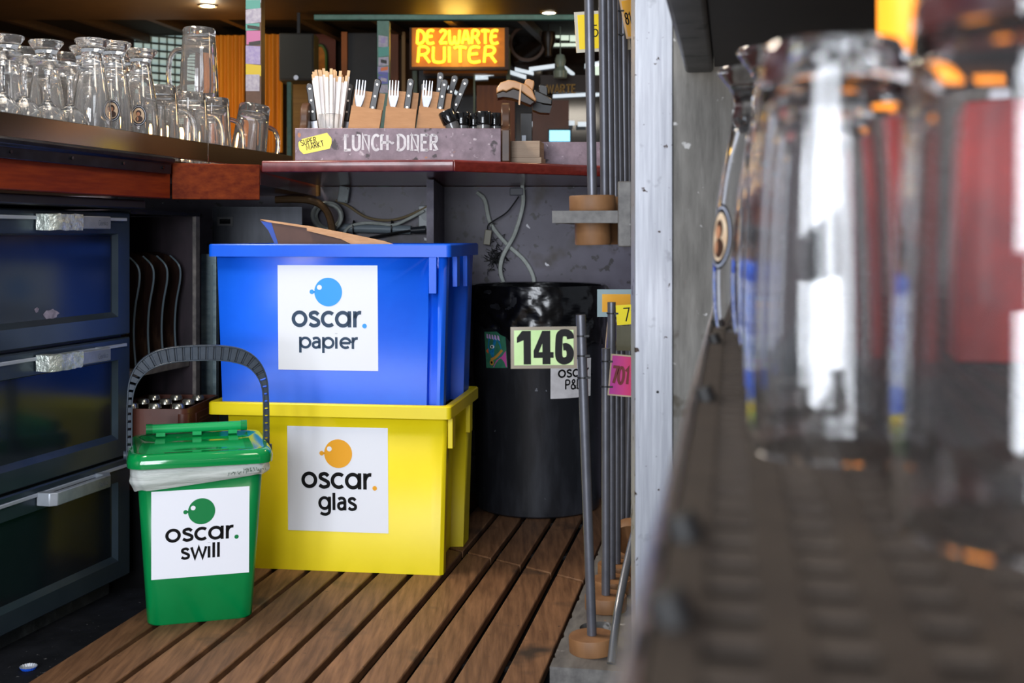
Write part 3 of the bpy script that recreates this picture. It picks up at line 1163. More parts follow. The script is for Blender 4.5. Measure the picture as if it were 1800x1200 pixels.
fs = bmap(9.5, .350)
s_ = MB()
patch(s_, fs, .142, .112)
so = s_.build('sticker', mat('sticker_worn', '#d9d6d6', '#c4c0c0', rough=.5, scale=30), br_)
t = MB()
fl = lambda u, v: fs(u, v, .0008)
flat_text(t, 'oscqr', LOW, .022, .060, .024, .0052, fl)
flat_disc(t, .022 + .125, .0625, .003, fl)
flat_text(t, 'P&D', CAP, .046, .026, .027, .0044, fl, sp=.06)
t.build('lettering', letter_black, so, smooth=0)
t = MB()
flat_disc(t, .07, .098, .011, fl)
t.build('logo', letter_black, so, smooth=0)

# small painted card of a blue bird on the barrel
fb0 = bmap(-53.5, .432)
ct, stn = math.cos(R(4)), math.sin(R(4))
fb = lambda u, v, lift: fb0(u * ct + v * -stn + .006, v * ct + u * stn, lift)
c_ = MB()
patch(c_, fb, .082, .106)
co = c_.build('bird_card', mat('card_green', '#2f6b55', '#3f7f62', rough=.45, scale=60), br_)
c_ = MB()
q = lambda l: (lambda u, v: fb(u, v, l))
flat_poly(c_, [(.02, .09), (.012, .06), (.018, .045), (.03, .03), (.055, .03), (.068, .045), (.062, .075), (.045, .092)], q(.0006), 0)
flat_poly(c_, [(.016, .058), (.003, .05), (.014, .042)], q(.0009), 1)
flat_poly(c_, [(.03, .002), (.08, .002), (.08, .05), (.066, .034), (.045, .022)], q(.0006), 2)
for kk in range(5):
    u = .01 + kk * .011
    flat_poly(c_, [(u, .088 - kk * .001), (u + .008, .086 - kk * .002), (u + .006, .1 - kk * .002), (u + .001, .1 - kk * .001)], q(.0009), 3)
flat_stroke(c_, sm((.024, .024), (.04, .03), (.055, .04), (.068, .052)), .008, q(.0009), 4)
flat_disc(c_, .026, .016, .0085, q(.0009), 4)
flat_disc(c_, .026, .016, .004, q(.0012), 5)
flat_disc(c_, .032, .062, .0085, q(.0009), 6, 20, .005)
flat_disc(c_, .031, .062, .0035, q(.0012), 5)
c_.build('bird_print', [mat('p_blue', '#1f86b8', '#14608f', rough=.45, scale=120), mat('p_beak', '#d9643a', rough=.5), mat('p_pink', '#c2509a', rough=.5), mat('p_lilac', '#c9a6d8', rough=.5), mat('p_ochre', '#b98a3a', rough=.5),
                       letter_black, mat('p_white', '#e5edf0', rough=.5)], co, smooth=0)

# ------------------------------------------------------------------ cables and fittings on the wall
wc = mat('cable_white', '#c9cfc9', '#b0b6ae', rough=.4, scale=40)
tanc = mat('cable_tan', '#8a7a5c', rough=.45)
greyc = mat('conduit_grey', '#8b98a0', rough=.4)
hose = mat('hose_brown', '#5d4730', '#73583b', rough=.4, scale=60, stretch=(1, 1, 6))
YW = 3.853


def pth(pts, y=YW, n=6):
    return smoothpts([at(px, py, y + (dy[0] if dy else 0)) for px, py, *dy in pts], n)


def cable(name, label, pts, r, m, y=YW, cat='cable', group=None):
    return tag(MB().tube(pth(pts, y), r, 8).build(name, m), label, cat, group)


cable('cable', 'white cable crossing itself on the stained wall above the barrel, starting nearer the blue crate', [(838, 338), (852, 352), (862, 392), (888, 426), (922, 458), (938, 490), (935, 520)], .0068, wc, group='cables hanging over the barrel')
cable('cable', 'white cable dropping from the counter over the barrel, further from the blue crate', [(918, 325), (919, 360), (905, 410), (884, 450), (880, 480), (893, 515)], .0068, wc, 3.838, group='cables hanging over the barrel')
cable('thin_wire', 'thin black wire running from the grey fitting to the hanging tag', [(912, 345), (892, 372), (868, 388), (858, 396), (857, 412)], .0022, black_mat, 3.83)
tg = MB().box(-.011, .011, -.004, .004, -.024, .024).build('cable_tag', mat('tag_plastic', '#8f8a78', rough=.4), loc=at(857, 417, 3.826), rot=(0, R(8), 0), bevel=.002)
tag(tg, 'small pale plastic tag hanging on a thin wire beside the blue crate', 'tag')
fz = MB()
random.seed(11)
cc0 = at(872, 452, 3.86)
for kk in range(60):
    p = cc0 + Vector((random.gauss(0, .010), random.uniform(-.015, .0), random.gauss(0, .026)))
    fz.tube([p, p + Vector((random.uniform(-.02, .02), random.uniform(-.006, .004), random.uniform(-.02, .02))), p + Vector((random.uniform(-.03, .03), random.uniform(-.01, .003), random.uniform(-.03, .03)))],   .0011, 5)
tag(fz.build('dust_tuft', black_mat), 'dark tuft of dusty fluff stuck on the wall beside the crossing cables', 'dust tuft', None, 'stuff')
fit = MB().box(-.022, .022, -.02, .012, -.012, .012).build('wall_fitting', mat('fitting_grey', '#6f7076', rough=.5), loc=at(908, 337, 3.85), bevel=.003)
tag(fit, 'small grey cable fitting under the red counter above the barrel', 'fitting')

jb = thing('junction_box', 'pale grey junction box tilted on the wall above the coiled cable', 'junction box', at(605, 342, 3.845), 0, rot=(0, R(9), 0))
MB().box(-.017, .017, -.018, .02, -.026, .026).build('cover', mat('box_grey', '#9aa3a3', '#878f8f', rough=.5, scale=40), jb, bevel=.003)
for z in (-.02, .02):
    MB().cyl((.011, -.0195, z), (.011, -.018, z), .0025, seg=8).build('screw', black_mat, jb)
co_ = MB()
cpt = at(577, 381, 3.82)
for kk in range(7):
    rr = .036 + .0016 * kk
    pts = [cpt + Vector((rr * math.cos(t) * 1.05, -.004 * kk + .012 * math.sin(2 * t + kk), rr * 1.0 * math.sin(t))) for t in [2 * math.pi * i / 26 for i in range(26)]]
    co_.tube(pts, .0048, 7, closed=True)
tag(co_.build('cable_coil', wc), 'coil of white cable hanging on the wall behind the blue crate', 'cable coil')
cable('hose', 'brown ribbed hose bending down in front of the white cable coil', [(484, 351), (520, 350), (552, 354), (572, 368), (582, 392), (585, 425)], .0115, hose, 3.74, 'hose')
cable('cable', 'thin tan cable sagging along the wall towards the socket', [(590, 352), (612, 362), (645, 382), (685, 387), (720, 378), (756, 360)], .0042, tanc)
cable('cable', 'white cable strapped on the grey conduit behind the blue crate', [(603, 412), (615, 398), (640, 392), (668, 393), (692, 395), (715, 386), (745, 370)], .0050, wc, 3.828)
cd = MB().tube([at(593, 400, 3.845), at(660, 402, 3.845), at(722, 404, 3.845)], .0145, 12).build('conduit', greyc)
tag(cd, 'straight grey conduit pipe fixed low on the wall behind the blue crate', 'conduit')
for px in (622, 689):
    p = at(px, 400, 3.845)
    tag(MB().lathe([(.021, -.002), (.0235, -.002), (.0235, .002), (.021, .002)], 16, Matrix.Translation(p) @ Matrix.Rotation(R(90), 4, 'Y'), closed=True).build('cable_tie', black_mat),
        'black cable tie binding the white cable on the grey conduit', 'cable tie', 'cable ties on the conduit')
cable('cable', 'black cable with a moulded plug lying under the grey conduit', [(650, 418), (690, 410), (725, 405), (738, 404)], .0040, black_mat, 3.825)
tag(MB().cyl(at(722, 405, 3.825), at(748, 403, 3.825), .010, .013, 10).build('plug', mat('plug_dark', '#2c3036', rough=.4)), 'dark moulded plug pushed in below the white socket', 'plug')
sk = thing('wall_socket', 'white wall socket half hidden by the upright plank', 'socket', at(749, 380, 3.862))
MB().box(-.024, .024, -.012, .008, -.042, .034).build('plate', mat('socket_white', '#aab0b2', rough=.4), sk, bevel=.003)
MB().lathe([(.0, -.003), (.017, -.003), (.017, .0), (.0195, .001), (.0195, .003), (0, .003)], 20, Matrix.Translation((.004, -.0145, .004)) @ Matrix.Rotation(R(90), 4, 'X')).build('outlet', mat('socket_grey', '#8f9598', rough=.4), sk)

# bottle cap lying on the dark floor
bcp = MB()
pr = [(0, .0), (.0135, .0), (.0155, .002)]
rings = []
for r_, z in ((.011, .0), (.0135, .0008), (.0165, .0065), (.0160, .0068), (.0128, .0016), (.0105, .0012)):
    rings.append([Vector(((r_ + (.0008 * math.cos(21 * t) if z > .005 else 0)) * math.cos(t), (r_ + (.0008 * math.cos(21 * t) if z > .005 else 0)) * math.sin(t), z)) for t in [2 * math.pi * i / 63 for i in range(63)]])
cp = thing('crown_cork', 'blue crown cap lying upturned on the dark floor by the drawers', 'bottle cap', (-.949, 2.345, -.03), 0)
bcp.loft(rings[:3], cap0=True, cap1=False)
bcp.build('shell', mat('cap_blue', '#1e58d8', rough=.25, metal=.2), cp)
l = MB()
l.loft(rings[2:], cap0=False, cap1=True)
l.build('liner', mat('cap_liner', '#b9bdc4', rough=.3, metal=.5), cp)

# ------------------------------------------------------------------ glassware
glass = mat('glass_clear', '#ffffff', rough=0.0, trans=.968, ior=1.47)


glass_near = mat('glass_polished', '#ffffff', rough=0.0, trans=.996, ior=1.47)


def rof(prof, z):
    for (r0, z0), (r1, z1) in zip(prof[:-1], prof[1:]):
        if z0 <= z <= z1:
            t = (z - z0) / max(z1 - z0, 1e-9)
            return r0 + (r1 - r0) * t
    return prof[-1][0]


def dense(prof, n=5):
    return [(max(0.0, p.x), p.y) for p in smoothpts(prof, n)]


def glass_obj(name, outer, inner, label, cat, seg=40, group=None):
    """outer and inner run from the rim (z = 0, upturned) up to the axis"""
    mb = MB()
    prof = list(reversed(inner)) + outer
    mb.lathe(prof, seg)
    o = mb.build(name, glass, smooth=60)
    return tag(o, label, cat, group)


W_OUT = dense([(.0372, 0), (.0400, .02), (.0410, .05), (.0394, .085), (.0350, .125), (.0290, .16), (.0238, .19), (.0216, .206), (.0232, .217), (.030, .227), (.0352, .234)], 4) + [(.0362, .2372), (.0345, .240), (.02, .2395), (0, .239)]
W_IN = dense([(.0356, .0004), (.0380, .02), (.0389, .05), (.0373, .085), (.0328, .125), (.0266, .16), (.0208, .185)], 4) + [(.016, .193), (.008, .196), (0, .1965)]
G_OUT = dense([(.031, 0), (.0352, .02), (.0372, .045), (.0335, .068), (.020, .085), (.0085, .094)], 4) + [(.0055, .101), (.0046, .115), (.0048, .145), (.0075, .158), (.018, .166), (.0365, .1705), (.0392, .173), (.038, .1755), (.015, .1765), (0, .1768)]
G_IN = dense([(.0296, .0004), (.0338, .02), (.0357, .045), (.0318, .067), (.018, .083)], 4) + [(.008, .0885), (0, .0895)]
M_OUT = [(.0440, 0), (.0452, .003), (.0440, .03), (.0420, .08), (.0392, .125), (.0376, .148), (.0378, .160), (.0350, .165), (.015, .1635), (0, .163)]
M_IN = [(.0408, .0004), (.0410, .02), (.0388, .08), (.0358, .125), (.0335, .142), (.028, .147), (0, .147)]
ring_d = mat('emblem_ring', '#15161f', rough=.4)
cream = mat('emblem_cream', '#d9c3a6', '#c2a07f', rough=.5, scale=90)
robe = mat('emblem_robe', '#3c2419', rough=.5)
ring_w = mat('emblem_white', '#b9bfd0', rough=.4)


def emblem(root, outer, z0, ang, rx=.0155, ry=.021):
    """oval printed badge with a dark ring and a small robed bust"""
    def f(u, v, l):
        r = rof(outer, z0 + v) + .0005 + l
        a = ang + u / rof(outer, z0)
        return Vector((r * math.sin(a), -r * math.cos(a), z0 + v))

    def oval(mb, cx, cz, ax, az, l, mi, n=22):
        c = mb.V(f(cx, cz, l))
        vs = [mb.V(f(cx + ax * math.cos(2 * math.pi * i / n), cz + az * math.sin(2 * math.pi * i / n), l)) for i in range(n)]
        for i in range(n):
            mb.face([c, vs[i], vs[(i + 1) % n]], mi)
    e = MB()
    oval(e, 0, 0, rx, ry, 0, 0)
    oval(e, 0, 0, rx * .90, ry * .92, .0002, 3)
    oval(e, 0, 0, rx * .84, ry * .87, .0004, 0)
    oval(e, 0, 0, rx * .70, ry * .74, .0006, 1)
    oval(e, .001, -ry * .34, rx * .44, ry * .30, .0008, 2)
    oval(e, 0, ry * .22, rx * .34, ry * .30, .0010, 2)
    oval(e, -.0008, ry * .14, rx * .22, ry * .20, .0012, 4)
    oval(e, -.002, -ry * .32, rx * .12, ry * .2, .0012, 4)
    return e.build('emblem', [ring_d, cream, robe, ring_w, mat('emblem_face', '#b9805e', rough=.5)], root, smooth=0)


ZT = 1.0085
T_OUT = dense([(.0338, 0), (.0350, .012), (.0348, .05), (.0325, .11), (.0300, .158)], 4) + [(.0292, .166), (.027, .170), (.015, .169), (0, .1685)]
T_IN = dense([(.0322, .0004), (.0332, .012), (.0330, .05), (.0306, .11), (.0282, .146)], 4) + [(.024, .152), (.012, .1545), (0, .155)]
first = {}


def put_glass(kind, loc, label, group, badge=None, rot=None, cat='glass', sc=1.0):
    if kind not in first:
        o = {'w': lambda: glass_obj('beer_glass', W_OUT, W_IN, label, cat),
             'g': lambda: glass_obj('goblet', G_OUT, G_IN, label, cat),
             't': lambda: glass_obj('beer_tumbler', T_OUT, T_IN, label, cat),
             'm': lambda: glass_obj('beer_mug', M_OUT, M_IN, label, cat)}[kind]()
        first[kind] = o
        if kind == 'm':
            hp_ = smoothpts([(.0425, 0, .030), (.058, 0, .022), (.070, 0, .032), (.074, 0, .060), (.071, 0, .092), (.060, 0, .112), (.0400, 0, .118)], 6)
            MB().tube(hp_, .0058, 10).build('handle', glass, o, smooth=60)
        o.location = loc
    else:
        o = dup(first[kind], loc) if kind == 'm' else first[kind].copy()
        if kind != 'm':
            COL.objects.link(o)
            o.location = loc
    o.rotation_euler = rot or (0, 0, 0)
    o.scale = (sc, sc, sc)
    o['label'], o['category'] = label, cat
    if group:
        o['group'] = group
    elif 'group' in o:
        del o['group']
    if badge is not None:
        emblem(o, W_OUT, *badge)
    return o


# glasses in the tray
def tp(px, y):
    return upt(ul(px, y), y, ZT)


GG = 'upturned goblets in the steel tray'
GW = 'upturned tall beer glasses in the steel tray'
gl_t = 'upturned stemmed goblet in the steel tray beside the tall beer glasses'
gw_t = 'tall upturned beer glass without badge among the glasses in the steel tray'
for px, y in ((-34, .012), (4, .012), (42, .012), (84, .012), (123, .012), (-12, .19), (78, .19), (151, .19)):
    put_glass('g', tp(px, y), gl_t, GG, sc=1.05)
put_glass('w', tp(162, .014), gw_t, GW, sc=1.08)
for px, y in ((12, .100), (81, .100), (152, .100), (190, .100), (188, .19), (228, .105), (42, .19), (114, .19)):
    put_glass('w', tp(px, y), gw_t, GW, sc=1.0 + max(0, px) * .0006)
camdir = lambda p: math.atan2(0 - p.x, p.y)       # angle that faces the camera


def badged(px, y, label):
    p = tp(px, y)
    return put_glass('w', p, label, None, (.092, math.atan2(-p.x, p.y) - .10, .0168, .0228), sc=1.11)


badged(200, .014, 'badged tall upturned beer glass closer to the stemmed goblets')
badged(247, .016, 'badged tall upturned beer glass closer to the mugs')
GM = 'upturned mugs in the steel tray'
gm_t = 'upturned glass mug standing in the steel tray under or behind the top mug'
for px, y, a in ((280, .055, .5), (333, .055, .5), (374, .055, .6), (262, .165, .9), (311, .168, .8), (364, .170, 1.0)):
    put_glass('m', tp(px, y), gm_t, GM, None, (0, 0, a), 'mug', 1.2)
put_glass('m', tp(350, .100) + Vector((0, 0, .1985)), 'upturned glass mug stacked on top of the other mugs', None, None, (0, 0, math.pi - .1), 'mug', 1.2)
put_glass('m', tp(436, .042) + Vector((-.006, 0, .004)), 'lone tilted glass mug at the end of the tray near the cutlery box', None, None, (0, R(8), .6), 'mug', 1.2)

# ------------------------------------------------------------------ cutlery box on the red counter
boxw = mat('painted_box', '#6b5a64', '#8d7a86', rough=.5, scale=26, stretch=(1, 1, 1), bump=.06, spots=[('#b9adb4', 60, .66, .74), ('#3a2e33', 34, .64, .70), ('#a8704a', 22, .74, .76)])
endw = mat('box_end_wood', '#3d2618', '#52351f', rough=.4, scale=14, coat=.2)
chalk = mat('white_paint', '#d9d7db', '#b9b5bb', rough=.6, scale=60)
BXL = Vector((-.292, 3.066, 1.0105))
bx = thing('cutlery_box', 'weathered wooden box lettered LUNCH ~ DINER, holding cutlery on the red counter', 'box', BXL, R(.6))
MB().box(-.2635, .2635, -.006, .006, 0, .086).build('front_board', boxw, bx, bevel=.0015)
MB().box(-.2600, .2600, .232, .244, 0, .086).build('back_board', boxw, bx)
MB().box(-.25, .25, .006, .232, 0, .010).build('floor_board', endw, bx)
MB().box(.075, .246, .02, .225, .0105, .046).build('insert_block', endw, bx)
Mx = Matrix(((0, 0, 1, 0), (1, 0, 0, 0), (0, 1, 0, 0), (0, 0, 0, 1)))
ends = [(.0065, 0), (.245, 0), (.245, .085)] + [(p.x, p.y) for p in smoothpts([(.235, .09), (.205, .10), (.195, .14), (.165, .162), (.10, .162), (.065, .140), (.055, .10), (.02, .088)], 5)] + [(.0065, .086)]
MB().prism(ends, .2635, .288, M=Mx).build('end_board', endw, bx, bevel=.004)
MB().prism(ends, -.2625, -.241, M=Mx).build('end_board', endw, bx, bevel=.004)
lt = MB()
fl = lambda u, v: Vector((u, -.0066, v))
uf = lambda px: (px - 900) / FPX * 3.06 - BXL.x
h_ = .0385
u = uf(607)
for txt in ('LUNCH',):
    flat_text(lt, txt, CAP, u, .030, h_, .0066, fl, sp=.10, sx=.80)
flat_text(lt, '~', CAP, uf(682), .030, h_, .005, fl, sx=.85)
flat_text(lt, 'DINER', CAP, uf(700), .030, h_, .0066, fl, sp=.12, sx=.82)
# slab serifs
for px0, wd in ((605, 10), (605, 10)):
    pass


def serif(px, z, wpx):
    u_ = uf(px)
    flat_stroke(lt, [(u_ - wpx * .0007, z), (u_ + wpx * .0007, z)], .0036, fl)


for px in (608, 700, 724, 731, 750, 764):
    for z in (.030, .0685):
        serif(px, z, 6)
for px in (630, 643, 672):
    serif(px, .0685, 6)
lt.build('lettering', chalk, bx, smooth=0)
tg_ = MB()
shape = [(525, 250), (532, 244), (575, 233), (583, 243), (583, 252), (580, 261), (534, 271), (527, 264), (525, 256)]
vz = lambda py, Y=3.055: EYE - (py - HZ) / FPX * Y - BXL.z
flat_poly(tg_, [(uf(x), vz(y)) for x, y in shape], lambda u, v: Vector((u, -.0068, v)))
ys = tg_.build('price_sticker', mat('sticker_yellow', '#f2dc3a', rough=.4), bx, smooth=0)
tl = MB()
ca, sa = math.cos(R(14)), math.sin(R(14))


def rotf(px, py):
    u0, v0 = uf(px), vz(py)
    return lambda u, v: Vector((u0 + u * ca - v * sa, -.0073, v0 + u * sa + v * ca))


flat_text(tl, 'SUPER', CAP, 0, 0, .0135, .0018, rotf(530.5, 256), sp=.12, sx=.82)
flat_text(tl, 'MARKT', CAP, 0, 0, .0145, .0018, rotf(540, 264), sp=.10, sx=.80)
tl.build('lettering', letter_black, ys, smooth=0)

# wrapped stirrers in a glass
Y_C = 3.115
ctr = at(581, 400, Y_C)
cup = tag(glass_obj('tumbler', [(.028, 0), (.0285, .001), (.033, .115), (.0325, .116)], [(.026, .006), (.0312, .1155)], 'x', 'glass'), 'clear tumbler holding the paper wrapped stirrers in the cutlery box', 'glass')
# upright: build again the right way up
bpy.data.objects.remove(cup)
mb = MB().lathe([(0, .005), (.0255, .006), (.0308, .1145), (.0322, .1155), (.0330, .1145), (.028, .001), (.027, 0), (0, 0)], 32)
cup = tag(mb.build('tumbler', glass, smooth=50, loc=(ctr.x, Y_C, 1.0212)), 'clear tumbler holding the paper wrapped stirrers in the cutlery box', 'glass')
sleeve = mat('paper_sleeve', '#e4dfde', '#b9b2b3', rough=.6, scale=55, stretch=(1, 1, .6), ramp=(.55, .72))
stick = mat('birch_stick', '#d8b48a', '#c79c6e', rough=.6, scale=30)
ST = None
random.seed(5)
for i in range(22):
    if ST is None:
        ST = thing('wrapped_stirrer', 'x', 'stirrer')
        MB().box(-.0042, .0042, -.0014, .0014, 0, .205).build('paper_sleeve', sleeve, ST)
        MB().box(-.0036, .0036, -.0008, .0008, .2052, .221).build('stick_end', stick, ST)
        o = ST
    else:
        o = dup(ST, (0, 0, 0))
    ix, iy = i % 6, i // 6
    bxx = -.0165 + ix * .0066
    byy = -.012 + iy * .0085
    o.location = (ctr.x + bxx, Y_C + byy, 1.0275 + random.uniform(0, .004))
    o.rotation_euler = (-byy * 1.6 + random.uniform(-.02, .02), bxx * 6.5 + random.uniform(-.035, .035), random.uniform(-.12, .12))
    o.scale = (1, 1, random.uniform(.93, 1.03))
    o['label'] = 'paper wrapped wooden stirrer standing in the clear tumbler'
    o['group'] = 'wrapped stirrers in the tumbler'

kraft = mat('kraft_paper', '#b08058', '#bd8d64', rough=.7, scale=20, stretch=(1, 1, 5))
kraft_in = mat('kraft_shadow', '#94683f', rough=.7)
cut = mat('cutlery_steel', '#77777b', rough=.3, metal=1)
kh = mat('knife_handle', '#1b1615', rough=.35)
riv = mat('rivet_steel', '#d7cdc2', rough=.3, metal=.8)


def make_fork():
    r = thing('fork', 'x', 'fork')
    pts = [(-.004, 0), (.004, 0), (.0035, .10), (.0045, .128), (.0105, .142), (.0125, .155), (.0125, .195)]
    # outline with four tines
    right = [(.0045, .0), (.0035, .09), (.004, .118), (.0105, .134), (.0128, .150), (.0122, .192), (.0098, .192), (.0090, .152), (.0062, .152), (.0056, .192), (.0036, .192), (.0030, .152), (.0013, .152)]
    right += [(.0013, .152)]
    tine = []
    out = [(.0045, 0), (.0035, .09), (.004, .118), (.0105, .134), (.0128, .150), (.0124, .192), (.0100, .193), (.0086, .153), (.0062, .153), (.0054, .193), (.0032, .193), (.0012, .153)]
    full = out + [(-x, z) for x, z in reversed(out)]
    mb = MB()
    rings = []
    n = len(full)
    # bend: depth as a function of height
    d = lambda z: .004 * math.sin(max(0, z - .10) * 30)
    rings = [[Vector((x, d(z), z)) for x, z in full], [Vector((x, d(z) + .0016, z)) for x, z in full]]
    # triangulated caps need non-convex faces, which n-gons handle
    mb.loft(rings)
    mb.build('fork_blank', cut, r, smooth=0)
    return r


def make_knife():
    r = thing('table_knife', 'x', 'knife')
    MB().prism([(-.008, 0), (.006, .006), (.008, .10), (-.008, .10)], -.0008, .0008, M=Matrix(((1, 0, 0, 0), (0, 0, 1, 0), (0, 1, 0, 0), (0, 0, 0, 1)))).build('blade', cut, r, smooth=0)
    hpts = [(-.0075, .1002), (.0075, .1002), (.009, .13), (.0085, .17)] + [(.0098 * math.cos(R(a)), .190 + .0115 * math.sin(R(a))) for a in range(-10, 191, 20)] + [(-.0085, .17), (-.009, .13)]
    MB().prism(hpts, -.005, .005, M=Matrix(((1, 0, 0, 0), (0, 0, 1, 0), (0, 1, 0, 0), (0, 0, 0, 1)))).build('handle', kh, r, bevel=.002)
    for z in (.125, .155, .186):
        MB().cyl((0, -.0056, z), (0, -.0048, z), .0028, seg=10).build('rivet', riv, r)
    return r


def make_pocket():
    r = thing('cutlery_pocket', 'x', 'paper pocket')
    mb = MB()
    # folded paper sleeve: tall back, short front, closed sides
    w = .040
    mb.box(-w, w, .006, .0075, 0, .172)
    mb.box(-w, w, -.0075, -.006, 0, .128)
    mb.box(-w, -w + .001, -.006, .006, 0, .128)
    mb.box(w - .001, w, -.006, .006, 0, .128)
    mb.build('sleeve', kraft, r)
    MB().box(.005, .022, .0050, .0058, .150, .152).build('slit', kraft_in, r)
    return r


FK, KN, PK = make_fork(), make_knife(), make_pocket()
n_f = n_k = n_p = 0


def place(proto, cnt_, loc, rot, label, group):
    o = proto if cnt_ == 0 else dup(proto, loc)
    o.location = loc
    o.rotation_euler = rot
    o['label'], o['group'] = label, group
    return o


Z0 = 1.0265
pockets = [(638, 3.105, R(9), 'next to the tumbler of stirrers'), (703, 3.112, R(6), 'in the middle of the box'), (758, 3.118, R(8), 'next to the small sauce jars')]
dxp = .0
for px, Y, roll, where in pockets:
    x0 = (px - 6 - 900) / FPX * Y
    zz = Z0 if px < 730 else Z0
    loc = Vector((x0, Y, zz))
    yy = R(-4)
    rot = (0, roll, 0)
    place(PK, n_p, loc, rot, 'folded brown kraft cutlery pocket ' + where, 'kraft cutlery pockets')
    n_p += 1
    Mr = Matrix.Translation(loc) @ Matrix.Rotation(roll, 4, 'Y')
    place(FK, n_f, Mr @ Vector((-.0165, .001 - .003, .005)), (0, roll - R(3), 0), 'steel fork in the kraft pocket ' + where, 'forks in kraft pockets')
    n_f += 1
    place(KN, n_k, Mr @ Vector((.010, .0, .006)), (0, roll + R(2), 0), 'black handled table knife in the kraft pocket ' + where, 'knives in kraft pockets')
    n_k += 1
# loose cutlery behind
place(FK, 1, Vector((-.452, 3.19, Z0)), (0, R(-3), 0), 'fork standing behind the tumbler, just visible beside it', 'loose cutlery behind the pockets')
for px, Y, roll, lb in ((612, 3.185, R(7), 'black handled knife poking up between the tumbler and the kraft pockets'), (548, 3.175, R(-7), 'black handled knife leaning outward beyond the tumbler'), (772, 3.19, R(5), 'black handled knife behind the last kraft pocket'),
                      (792, 3.20, R(16), 'knife leaning over the sauce jars, closest to the kraft pockets'), (808, 3.215, R(22), 'knife leaning over the sauce jars, further from the kraft pockets'), (744, 3.185, R(4), 'black handled knife just behind the third fork')):
    z1 = 1.0575 if px > 745 else Z0
    hgt = .09
    xx = (px - 900) / FPX * Y - math.sin(roll) * .15
    place(KN, 1, Vector((xx, Y, z1)), (0, roll, 0), lb, 'loose cutlery behind the pockets')

lidb = mat('jar_lid_black', '#0c0c0e', rough=.14, coat=.5)


def make_jar():
    r = thing('sauce_jar', 'x', 'jar')
    MB().lathe([(0, 0), (.0165, 0), (.018, .003), (.018, .052), (0, .052)], 24).build('glass_body', mat('jar_body', '#6b6a6a', '#3a3836', rough=.08, coat=.4), r)
    MB().lathe([(.0, .0525), (.0205, .0525), (.0215, .056), (.0215, .084), (.0195, .087), (.0175, .0845), (0, .0845)], 28).build('lid', lidb, r)
    return r


JR = make_jar()
for i, (px, Y, tilt, lb) in enumerate(((791, 3.10, -24, 'tilted black lidded jar leaning against the kraft pocket'), (812, 3.125, 0, 'black lidded jar beside the tilted one'), (833, 3.165, 0, 'black lidded jar set back in the row of jars'),
                                      (850, 3.11, 0, 'black lidded jar second from the end of the cutlery box'), (870, 3.15, 0, 'black lidded jar tucked against the end board of the box'))):
    o = JR if i == 0 else dup(JR, (0, 0, 0))
    xx = (px - 900) / FPX * Y
    o.location = (xx + (.024 if tilt else 0), Y, 1.057 + (.008 if tilt else .0))
    o.rotation_euler = (0, R(tilt), 0)
    o['label'], o['group'] = lb, 'black lidded jars in the cutlery box'

# card stacks and grey box
cardm = mat('card_stack', '#8f7a68', '#a3907d', rough=.7, scale=2, stretch=(1, 1, 160), bump=.3)
for z0, z1, dx, lb in ((1.0105, 1.026, .004, 'low stack of kraft cards directly on the red counter'), (1.0262, 1.069, 0, 'tall stack of kraft cards resting on the lower one')):
    s_ = MB().box(-.043, .043, 0, .085, 0, z1 - z0)
    o = s_.build('card_stack', cardm, loc=(.030 + dx, 3.125, z0), rot=(0, 0, R(-9)), bevel=.0008)
    tag(o, lb, 'card stack', 'stacks of kraft cards')
gbx = thing('wooden_box', 'grey weathered wooden box behind the stacks of kraft cards', 'box', (.0, 3.275, 1.0105))
MB().box(-.02, .30, 0, .012, 0, .068).build('front_board', boxw, gbx, bevel=.001)
MB().box(-.02, .30, .19, .202, 0, .068).build('back_board', boxw, gbx)
MB().box(-.02, -.008, .0125, .1895, 0, .068).build('end_board', boxw, gbx)
MB().box(.288, .30, .0125, .1895, 0, .068).build('end_board', boxw, gbx)
MB().box(-.0075, .2875, .0125, .1895, 0, .01).build('floor_board', endw, gbx)

# brushes on a dark stand
MY = Matrix(((1, 0, 0, 0), (0, 0, 1, 0), (0, 1, 0, 0), (0, 0, 0, 1)))


def pxprism(mb, pts, Y, y0, y1, org):
    P_ = [at(x, y, Y) for x, y in pts]
    mb.prism([(p.x - org.x, p.z - org.z) for p in P_], y0, y1, M=MY)
    return mb


YB = 3.40
ob = Vector((at(925, 400, YB).x, YB, 1.0205))
bs = thing('stand', 'dark upright stand carrying two brushes behind the card stacks', 'stand', ob)
MB().box(-.016, .016, -.012, .012, 0, .148).build('post', black_mat, bs, bevel=.001)
MB().box(-.0125, -.001, -.0155, -.0125, 0, .085).build('plate', mat('stand_plate', '#6f747c', rough=.35, metal=.5), bs)
MB().box(-.03, .03, -.03, .03, -.010, 0).build('base', black_mat, bs)
tan_b = mat('brush_tan', '#a87a4c', '#b88a5c', rough=.35, scale=14, coat=.3)
dk_b = mat('brush_dark', '#2a1d15', rough=.4)
b1 = thing('brush', 'curved tan brush with a dark underside and a pale strap, on the dark stand', 'brush', ob)
pxprism(MB(), [(873, 166), (873, 157), (880, 147), (890, 144), (893, 142), (905, 144), (925, 151), (936, 162), (943, 178), (940, 180), (926, 170), (914, 161), (902, 157), (890, 163), (884, 161)], YB, -.03, .03, ob).build('back', tan_b, b1, bevel=.003)
pxprism(MB(), [(873, 167), (884, 162), (890, 164), (902, 158), (914, 162), (926, 171), (940, 181), (932, 187), (915, 180), (900, 175), (885, 173), (874, 175)], YB, -.028, .028, ob).build('underside', dk_b, b1, bevel=.002)
pxprism(MB(), [(921, 149), (924, 140), (930, 139.5), (939, 143), (939, 150), (936, 161), (928, 153)], YB, -.012, .02, ob).build('grip', tan_b, b1, bevel=.003)
